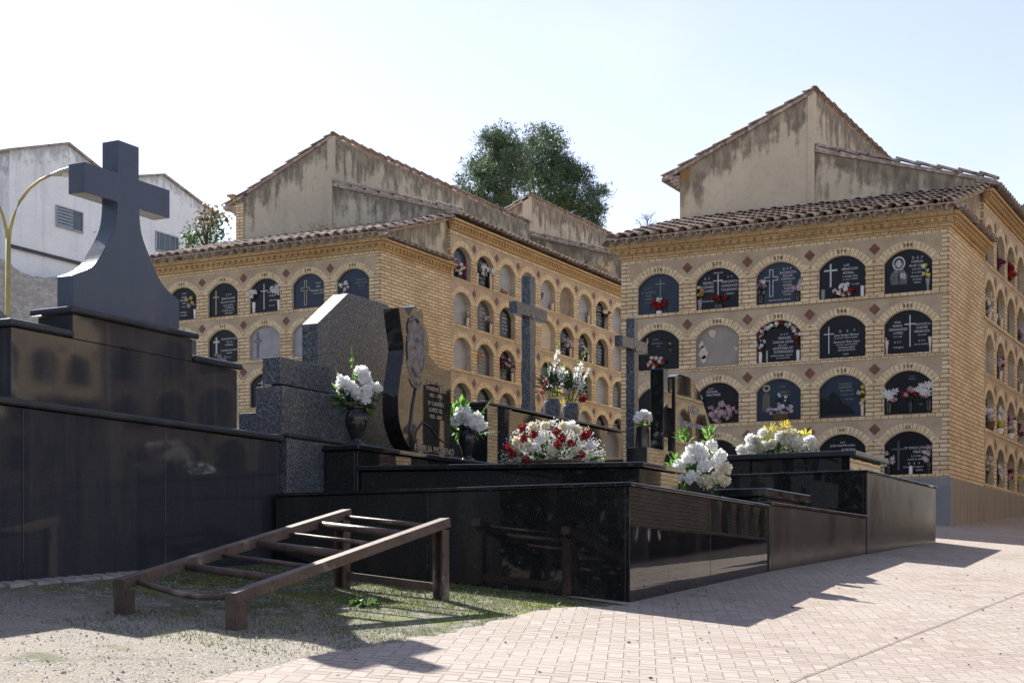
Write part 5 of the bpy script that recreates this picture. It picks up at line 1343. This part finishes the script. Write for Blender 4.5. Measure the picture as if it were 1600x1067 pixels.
def pine(label, D, clumps, trunks):
    s = D/F; base = far(trunks[0][0], 500, D); base.z = gz(base.x, base.y)
    limbs = []
    for tx, top in trunks:
        f = far(tx, 500, D); limbs.append(([(f.x, f.y, gz(f.x, f.y)-.2), (f.x+.1, f.y, far(tx, 420, D).z), tuple(far(tx+3, 350, D)), tuple(far(top[0], top[1], D))], .20, .06))
        for cx, cy, r in clumps:
            a = far(tx+2, 345, D); b = far(cx, cy, D); m = (a+b)/2 - Vector((0,0,.15)); limbs.append(([tuple(a), tuple(m), tuple(b)], .07, .02))
    cl = []
    for cx, cy, r in clumps:
        c = far(cx, cy, D + R.uniform(-1.2, 1.2)); cl.append((c, (r*s, r*s*1.1, r*s*.92), int(r*r*.034)+7))
    return tree('pine_tree', label, base, limbs, cl, ['needle','needle2'], 46, (.19,.03), .2, 'pines behind the niche blocks', spread=.34)
pine('broad green pine behind the ridge wall, dark trunk between two crown lobes', 58,
     [(778,228,36),(760,262,34),(742,290,26),(790,270,44),(770,310,34),(735,318,18),(800,240,30),(755,345,26),(735,338,20),(790,330,28)], [(792,(790,250))])
pine('darker spreading pine with ragged right edge behind the stepped ridge', 61,
     [(838,222,28),(852,250,38),(830,275,34),(870,262,30),(860,300,40),(885,282,26),(905,276,20),(915,310,26),(890,330,34),(930,325,16),(840,330,32),(905,350,26),(930,348,16),(868,218,16),(940,300,9)], [(883,(872,260)),(845,(846,250))])
# small autumn tree beside the white house
b = far(322, 470, 44); b.z = gz(b.x, b.y)
tree('autumn_tree', 'small turning tree, orange and green leaves, before the second white house', b,
     [([tuple(b), tuple(far(322, 400, 44)), tuple(far(325, 345, 44))], .07, .02)] + [([tuple(far(322, 390-8*k, 44)), tuple(far(300+14*k, 350-4*k, 44))], .03, .008) for k in range(4)],
     [(far(330,352,44),(.45,.5,.3),16),(far(305,375,44),(.35,.4,.25),12),(far(335,380,44),(.5,.5,.3),18),(far(300,392,44),(.4,.4,.2),10)], ['leaf_dark','leaf'], 12, (.1,.06), .07)
at = bpy.data.objects['autumn_tree']
mb = MB()
for k in range(170):
    c = far(R.choice((325,340,315,345)) + R.gauss(0,9), 338+R.gauss(0,9), 43.9)
    leaf(mb, c, rdir(0), .12, .08)
mb.build('turning_leaves', M['autumn'], at, fix=False)
# bare shrub left of the right gable
b = far(1008, 470, 46); b.z = gz(b.x, b.y)
t = thing('bare_tree', b, 'small leafless tree just left of the right gable', 'tree')
mb = MB(); mb.tube([tuple(b), tuple(far(1006, 400, 46)), tuple(far(1008, 365, 46))], [.06,.04,.025], 6)
def twig(p, d, L, r, n):
    q = p + d*L; mb.tube([p, (p+q)/2 + rdir(0)*L*.05, q], [r, r*.8, r*.5], 4)
    if n:
        for k in range(3): twig(p + d*L*R.uniform(.5,1), (d + rdir(.1)*.9).normalized(), L*.62, r*.55, n-1)
for k in range(6): twig(far(1008, 368-2*k, 46), (Vector((R.uniform(-1,1)*.9, R.uniform(-.6,.6), .9))).normalized(), .32, .014, 3)
mb.build('branches', M['bark'], t)

# cypresses added out of view, left and behind, to darken the black granite's reflections
cy = None
for k, (X, Y) in enumerate(((-7.0,-3.6),(-9.0,-3.9),(-10.8,-5.2),(-12.6,-5.6),(-14.4,-7.0),(-16.2,-7.2),(-18.2,-8.6),(-20.4,-8.8),(-23.0,-10.5),(-26,-11),(-29.5,-11.6),(-8.4,-6.0),(-10.4,-7.4),(-12.4,-8.2),(-14.6,-9.6),(-17.0,-10.6),(-19.4,-11.6),(-22.2,-13),(-5.2,-4.6))):
    h = 7.0 + (k*37 % 10)*.25
    b = Vector((X, Y, gz(X, Y)))
    if cy is None:
        cy = tree('added_cypress', 'dark slim cypress of the unseen row added to darken the black granite reflections', b,
            [([tuple(b-Vector((0,0,.2))), tuple(b+Vector((0,0,6)))], .14, .04)], [((X,Y,b.z+.9+.7*q),(1.25*(1-abs(q-2.5)/9),1.25*(1-abs(q-2.5)/9),.6),42) for q in range(8)], ['cypress'], 14, (.22,.09), .14, 'cypresses added out of view')
    else:
        o = cy.copy(); col.objects.link(o); o.location = b; o.rotation_euler.z = k*1.3; o.scale = (1,1,h/7.3)
        for ch in list(cy.children):
            c2 = ch.copy(); col.objects.link(c2); c2.parent = o

# white houses on the slope
def house(label, x, yc, hw, zr_, ze, base, depth, wins, band=None):
    r = thing('white_house', (x-depth/2, yc, gz(x, yc)), label, 'house', 'white houses on the slope')
    mb = MB(); n = 10
    f = lambda y: ze + (zr_-ze)*(1-abs(y-yc)/hw)
    ys_ = [yc-hw+2*hw*k/n for k in range(n+1)]
    for a, b in zip(ys_, ys_[1:]): mb.face([(x,a,base),(x,b,base),(x,b,f(b)),(x,a,f(a))], 0, tops=[f(a)-base, f(b)-base, 0, 0])
    mb.face([(x,yc-hw,base),(x-depth,yc-hw,base),(x-depth,yc-hw,ze),(x,yc-hw,ze)], 0, tops=[6,6,0,0])
    mb.face([(x,yc+hw,base),(x-depth,yc+hw,base),(x-depth,yc+hw,ze),(x,yc+hw,ze)], 0, tops=[6,6,0,0])
    mb.face([(x-depth,yc-hw,base),(x-depth,yc+hw,base),(x-depth,yc+hw,ze),(x-depth,yc,zr_),(x-depth,yc-hw,ze)], 0)
    mb.build('wall', M['white_wall'], r, fix=False)
    mb = MB()
    sl = (zr_-ze)/hw
    mb.extr([(x+.12,yc-hw-.2,ze-.2*sl),(x+.12,yc,zr_),(x+.12,yc,zr_+.09),(x+.12,yc-hw-.2,ze-.2*sl+.09)], (-depth-.2,0,0))
    mb.extr([(x+.12,yc+hw+.2,ze-.2*sl),(x+.12,yc,zr_),(x+.12,yc,zr_+.09),(x+.12,yc+hw+.2,ze-.2*sl+.09)], (-depth-.2,0,0))
    mb.build('roof', M['tile'], r)
    for y0, y1, z0, z1, kind in wins:
        g = MB(); g.box(x+.012, x+.02, y0, y1, z0, z1); wd = g.build('window', M['glass_dark'], r)
        g = MB()
        if kind == 'louver':
            for k in range(6): g.box(x+.021, x+.05, y0+.03, y0+(y1-y0)*.62, z0+(z1-z0)*(k+.2)/6, z0+(z1-z0)*(k+.75)/6)
        else:
            for k in range(4): g.box(x+.021, x+.04, y0+(y1-y0)*(k+.5)/4-.015, y0+(y1-y0)*(k+.5)/4+.015, z0, z1)
        g.box(x+.0, x+.06, y0-.06, y0, z0-.05, z1+.05); g.box(x+.0, x+.06, y1, y1+.06, z0-.05, z1+.05); g.box(x, x+.06, y0, y1, z1, z1+.05); g.box(x, x+.1, y0-.02, y1+.02, z0-.06, z0)
        g.build('frame', M['window_bar'], wd)
    if band:
        g = MB(); g.box(x, x+.14, yc-hw, yc+hw, band-.07, band+.05); g.build('string_course', M['slabgrey'], r)
    return r
house('white house with louvred window, nearest the yellow lamp', -45, 47.4, 3.1, 17.55, 16.55, 5, 11, [(46.8,48.2,14.2,14.95,'louver')], 12.9)
house('white house with barred window, partly behind the dark cross', -45.3, 53.55, 3.75, 17.75, 16.75, 5, 11, [(53.1,54.5,14.45,15.2,'bars')])
house('low white annex at the extreme edge beside the lamp', -46.2, 41.6, 2.6, 16.6, 15.7, 5, 9, [(40.9,41.9,14.6,15.5,'bars')])
r = thing('stone_wall', (-43.8, 46.5, gz(-43.8, 46.5)), 'rough rubble retaining wall below the white houses', 'wall')
mb = MB(); n = 90
wt = lambda q: 11.75 + .22*math.sin(q*.31) + .16*mnoise.noise(Vector((q*.45, 1.3, 0))) + .1*mnoise.noise(Vector((q*1.7, 4.1, 0)))
for k in range(n):
    a, b = 37+19*k/n, 37+19*(k+1)/n; za = wt(k); zb_ = wt(k+1)
    mb.extr([(-43.6,a,5),(-43.6,b,5),(-43.6,b,zb_),(-43.6,a,za)], (-1.2,0,0))
mb.build('stonework', M['stone'], r, fix=False)
for cx, cz in ((-44.7,49.6),):
    t = thing('shrub', (cx, cz, 11.8), 'pale green bush against the white house wall', 'shrub'); mb = MB()
    for k in range(260): leaf(mb, (cx+R.gauss(0,.25), cz+R.gauss(0,.45), 12.6+R.gauss(0,.55)), rdir(.3), .16, .06)
    mb.build('leaves', M['leaf'], t, fix=False)

# yellow double-arm street lamp
D = 30; b = far(11, 520, D); b.z = gz(b.x, b.y); ex = Vector((CA, SA, 0))
r = thing('street_lamp', b, 'yellow double-armed street lamp standing before the white houses', 'street lamp')
top = far(13, 372, D)
mb = MB(); mb.tube([tuple(b), (b.x+.01, b.y, b.z+1.2), tuple(top)], [.075,.06,.05], 12); mb.build('pole', M['yellow_paint'], r)
for sgn in (1, -1):
    arm = [top + ex*(sgn*x) + Vector((0,0,z)) for x, z in ((0,-.1),(.035,.15),(.10,.42),(.22,.70),(.40,.94),(.60,1.10),(.80,1.20))]
    mb = MB(); mb.tube([tuple(p) for p in arm], [.04,.034,.031,.029,.028,.027,.026], 10); mb.build('arm', M['yellow_paint'], r)
    e = arm[-1]; mb = MB()
    prof = [(0,.035),(.08,.05),(.2,.085),(.36,.095),(.5,.07),(.56,.02)]
    vs = []; N_ = 12
    for s, w in prof:
        for k in range(N_):
            a = 2*pi*k/N_; vs.append(e + ex*(sgn*s*.97) + Vector((0,0,s*.22)) + Vector((-SA*w*math.cos(a)*1.2, CA*w*math.cos(a)*1.2, w*math.sin(a)*.75)))
    fs = [(k*N_+j, k*N_+(j+1)%N_, (k+1)*N_+(j+1)%N_, (k+1)*N_+j) for k in range(len(prof)-1) for j in range(N_)]
    mb.raw(vs, fs + [tuple(range(N_)), tuple(range((len(prof)-1)*N_, len(prof)*N_))], 0, True)
    lh = mb.build('lamp_head', M['lamp_metal'], r)
    mb = MB(); p = e + ex*(sgn*.3) + Vector((0,0,-.0))
    mb.lathe(tuple(p), [(.05,-.03),(.085,.0),(.09,.03)], 12); mb.build('lamp_glass', M['vase_cream'], lh)

# two pigeons and dry grass on the roof of the left block
def pigeon(loc, label, rz):
    t = thing('pigeon', loc, label, 'bird', 'pigeons on the roof', rz)
    mb = MB()
    prof = [(-.17,.0,.012),(-.10,.01,.035),(-.03,.02,.06),(.04,.045,.066),(.09,.08,.045),(.115,.12,.028),(.13,.145,.032),(.155,.15,.022),(.185,.145,.006)]
    mb.tube([(x, 0, .08+z) for x, z, _ in prof], [q for _, _, q in prof], 10); mb.tube([(.0,.02,.0),(.0,.02,.05)], .006, 5); mb.tube([(.0,-.02,.0),(.0,-.02,.05)], .006, 5)
    mb.build('body', M['feather'], t, local=True)
X0, Y0, zb = -15.74, 24.74, 2.49
def rz_at(xl): return zb + 5.81 + (xl+2.87)/2.87*(4.97-5.81) + .07
pg = far(848, 373, 36)
pigeon((X0-1.55, Y0+10.4, rz_at(-1.55)), 'dark pigeon perched higher on the grassy roof slope', 2.2)
pigeon((X0-1.05, Y0+11.0, rz_at(-1.05)), 'dark pigeon standing lower on the grassy roof slope', .5)
for xl, yl, n, h, lab in ((-1.9, 9.6, 60, .5, 'tall dry grass tuft by the roof step beneath the pines'), (-.35, 10.6, 70, .45, 'wide dry grass tuft near the eave of the long wall'), (-2.6, 1.9, 14, .35, 'thin dry stalks on the low tiled roof of the left block')):
    zz = rz_at(xl) if yl > 2.7 else zb + 3.98 + (yl+.24)/2.87*.86 + .1
    t = thing('dry_grass_tuft', (X0+xl, Y0+yl, zz), lab, 'dry grass', 'dry tufts on the roof'); mb = MB()
    for k in range(n):
        p = Vector((R.gauss(0,.14), R.gauss(0,.2), 0)); d = rdir(.9); L = h*R.uniform(.5,1.1); s = d.cross(rdir(0)).normalized()*.008
        mb.raw([p-s, p+s, p+d*L*.6+s*.8, p+d*L+Vector((0,0,-.1*L)), p+d*L*.6-s*.8], [(0,1,2,3,4)])
    mb.build('blades', M['dry'], t, fix=False, local=True)

# ================================================================ ground cover
mb = MB()
def blade(mb, X, Y, h, w, lean):
    z = gz(X, Y); a = R.uniform(0, 6.28); s = Vector((math.cos(a), math.sin(a), 0))*w; d = Vector((R.gauss(0,lean), R.gauss(0,lean), 1)).normalized()
    p = Vector((X, Y, z)); mb.raw([p-s, p+s, p+d*h*.6+s*.6, p+d*h+Vector((R.gauss(0,.3*h), R.gauss(0,.3*h), 0)), p+d*h*.6-s*.6], [(0,1,2,3,4)])
def inpath(X, Y): return X > left_at(Y) - .02
cnt = 0; tries = 0
while cnt < 20000 and tries < 90000:
    tries += 1
    X, Y = R.uniform(-7.1, -3.9), R.uniform(6.0, 9.66)
    if inpath(X, Y): continue
    dens = mnoise.noise(Vector((X*1.4, Y*1.4, 3.1)))*.5 + .42 + (.25 if Y > 8.0 else -.15) - (.25 if X < -5.9 and Y < 8 else 0)
    if R.random() < dens*.9:
        blade(mb, X, Y, R.uniform(.007,.026) * (2.0 if R.random() < .05 else 1), R.uniform(.0012,.003), .6); cnt += 1
o = mb.build('grass', petal('turf_blade', (.075,.115,.03), (.15,.17,.05), .35), None, fix=False); tag(o, 'sparse short grass and moss round the rusty frame', 'grass', kind='stuff')
mb = MB()
for k in range(5200):
    X, Y = R.uniform(-7.1, -3.4), R.uniform(3.4, 9.6)
    if inpath(X, Y) and R.random() < .985: continue
    z = gz(X, Y) + (.008 if inpath(X, Y) else 0); s = R.uniform(.003, .010) * (1.7 if R.random() < .05 else 1); a = R.uniform(0, 6)
    v = [Vector((X + s*R.uniform(.7,1.2)*math.cos(a+q*2*pi/5), Y + s*R.uniform(.7,1.2)*math.sin(a+q*2*pi/5), z-.002)) for q in range(5)] + [Vector((X, Y, z+s*R.uniform(.5,.9)))]
    mb.raw(v, [(q, (q+1)%5, 5) for q in range(5)])
o = mb.build('pebbles', m_noise('pebble_stone', (.42,.39,.35), (.24,.22,.195), 40, .9, 3), None, fix=False); tag(o, 'loose pebbles scattered over the gravel', 'pebbles', kind='stuff')
mb = MB()
for k in range(420):
    X, Y = R.uniform(-5.8, -1.2), R.uniform(4.5, 17)
    z = gz(X, Y) + .014; p = Vector((X, Y, z)); leaf(mb, p, Vector((R.uniform(-1,1), R.uniform(-1,1), .12)), R.uniform(.012,.035), R.uniform(.006,.016), 0, 0)
o = mb.build('leaf_litter', M['bark'], None, fix=False); tag(o, 'tiny dry leaf scraps strewn over path and gravel', 'leaf litter', kind='stuff')
t = thing('weed', (-5.2, 8.0, gz(-5.2,8.0)), 'small green weed under the rusty frame', 'weed'); mb = MB()
for k in range(34): leaf(mb, (R.gauss(0,.03), R.gauss(0,.03), .01), rdir(.6), .07, .03)
mb.build('leaves', M['leaf'], t, fix=False, local=True)

# ================================================================ light, sky, camera
EL = math.radians(38.5); AZ = math.radians(-60); to_sun = Vector((math.sin(AZ)*math.cos(EL), math.cos(AZ)*math.cos(EL), math.sin(EL)))
sl = bpy.data.lights.new('sun', 'SUN'); sl.energy = 4.4; sl.angle = math.radians(.53); sl.color = (1, .95, .87)
so = bpy.data.objects.new('sun', sl); col.objects.link(so); so.rotation_euler = (-to_sun).to_track_quat('-Z', 'Y').to_euler(); so.location = (0,0,30)
w = bpy.data.worlds.new('World'); scene.world = w; w.use_nodes = True
nt = w.node_tree; bg = nt.nodes['Background']
sky = nt.nodes.new('ShaderNodeTexSky'); sky.sky_type = 'NISHITA'; sky.sun_disc = False
sky.sun_elevation = EL; sky.sun_rotation = math.atan2(to_sun.x, to_sun.y); sky.altitude = 300; sky.air_density = 1.0; sky.dust_density = .5; sky.ozone_density = 2.0
hs_ = nt.nodes.new('ShaderNodeHueSaturation'); hs_.inputs['Saturation'].default_value = .6
nt.links.new(sky.outputs[0], hs_.inputs['Color'])
tn = nt.nodes.new('ShaderNodeMix'); tn.data_type = 'RGBA'; tn.blend_type = 'MULTIPLY'; tn.inputs[0].default_value = 1
tn.inputs[7].default_value = (1.0, .965, 1.07, 1); nt.links.new(hs_.outputs[0], tn.inputs[6])
tc = nt.nodes.new('ShaderNodeTexCoord'); mp = nt.nodes.new('ShaderNodeMapping'); mp.inputs['Scale'].default_value = (3.2, 1.3, 6.5); mp.inputs['Rotation'].default_value = (.2, .5, .6)
nt.links.new(tc.outputs['Generated'], mp.inputs[0]); cn = nt.nodes.new('ShaderNodeTexNoise'); cn.inputs['Scale'].default_value = 1.6; cn.inputs['Detail'].default_value = 6; nt.links.new(mp.outputs[0], cn.inputs['Vector'])
cr = nt.nodes.new('ShaderNodeMapRange'); cr.interpolation_type = 'SMOOTHSTEP'; cr.inputs[1].default_value = .56; cr.inputs[2].default_value = .80; cr.inputs[4].default_value = .22; nt.links.new(cn.outputs['Fac'], cr.inputs[0])
cm = nt.nodes.new('ShaderNodeMix'); cm.data_type = 'RGBA'; cm.inputs[7].default_value = (6.5, 6.6, 6.8, 1); nt.links.new(cr.outputs[0], cm.inputs[0]); nt.links.new(tn.outputs[2], cm.inputs[6])
nt.links.new(cm.outputs[2], bg.inputs[0]); bg.inputs[1].default_value = .071
cam = bpy.data.cameras.new('camera'); co_ = bpy.data.objects.new('camera', cam); col.objects.link(co_)
cam.sensor_width = 36; cam.lens = 36*F/1600; cam.shift_y = (910-533.5)/1600; cam.clip_start = .1; cam.clip_end = 2000
co_.location = (0,0,0); co_.rotation_euler = (pi/2, 0, math.atan2(SA, CA))
scene.camera = co_
scene.view_settings.view_transform = 'Standard'; scene.view_settings.look = 'None'; scene.view_settings.gamma = 1
scene.view_settings.exposure = 1.42
scene.cycles.max_bounces = 8; scene.cycles.transparent_max_bounces = 8
scene.cycles.use_denoising = True
scene.cycles.sample_clamp_indirect = 6
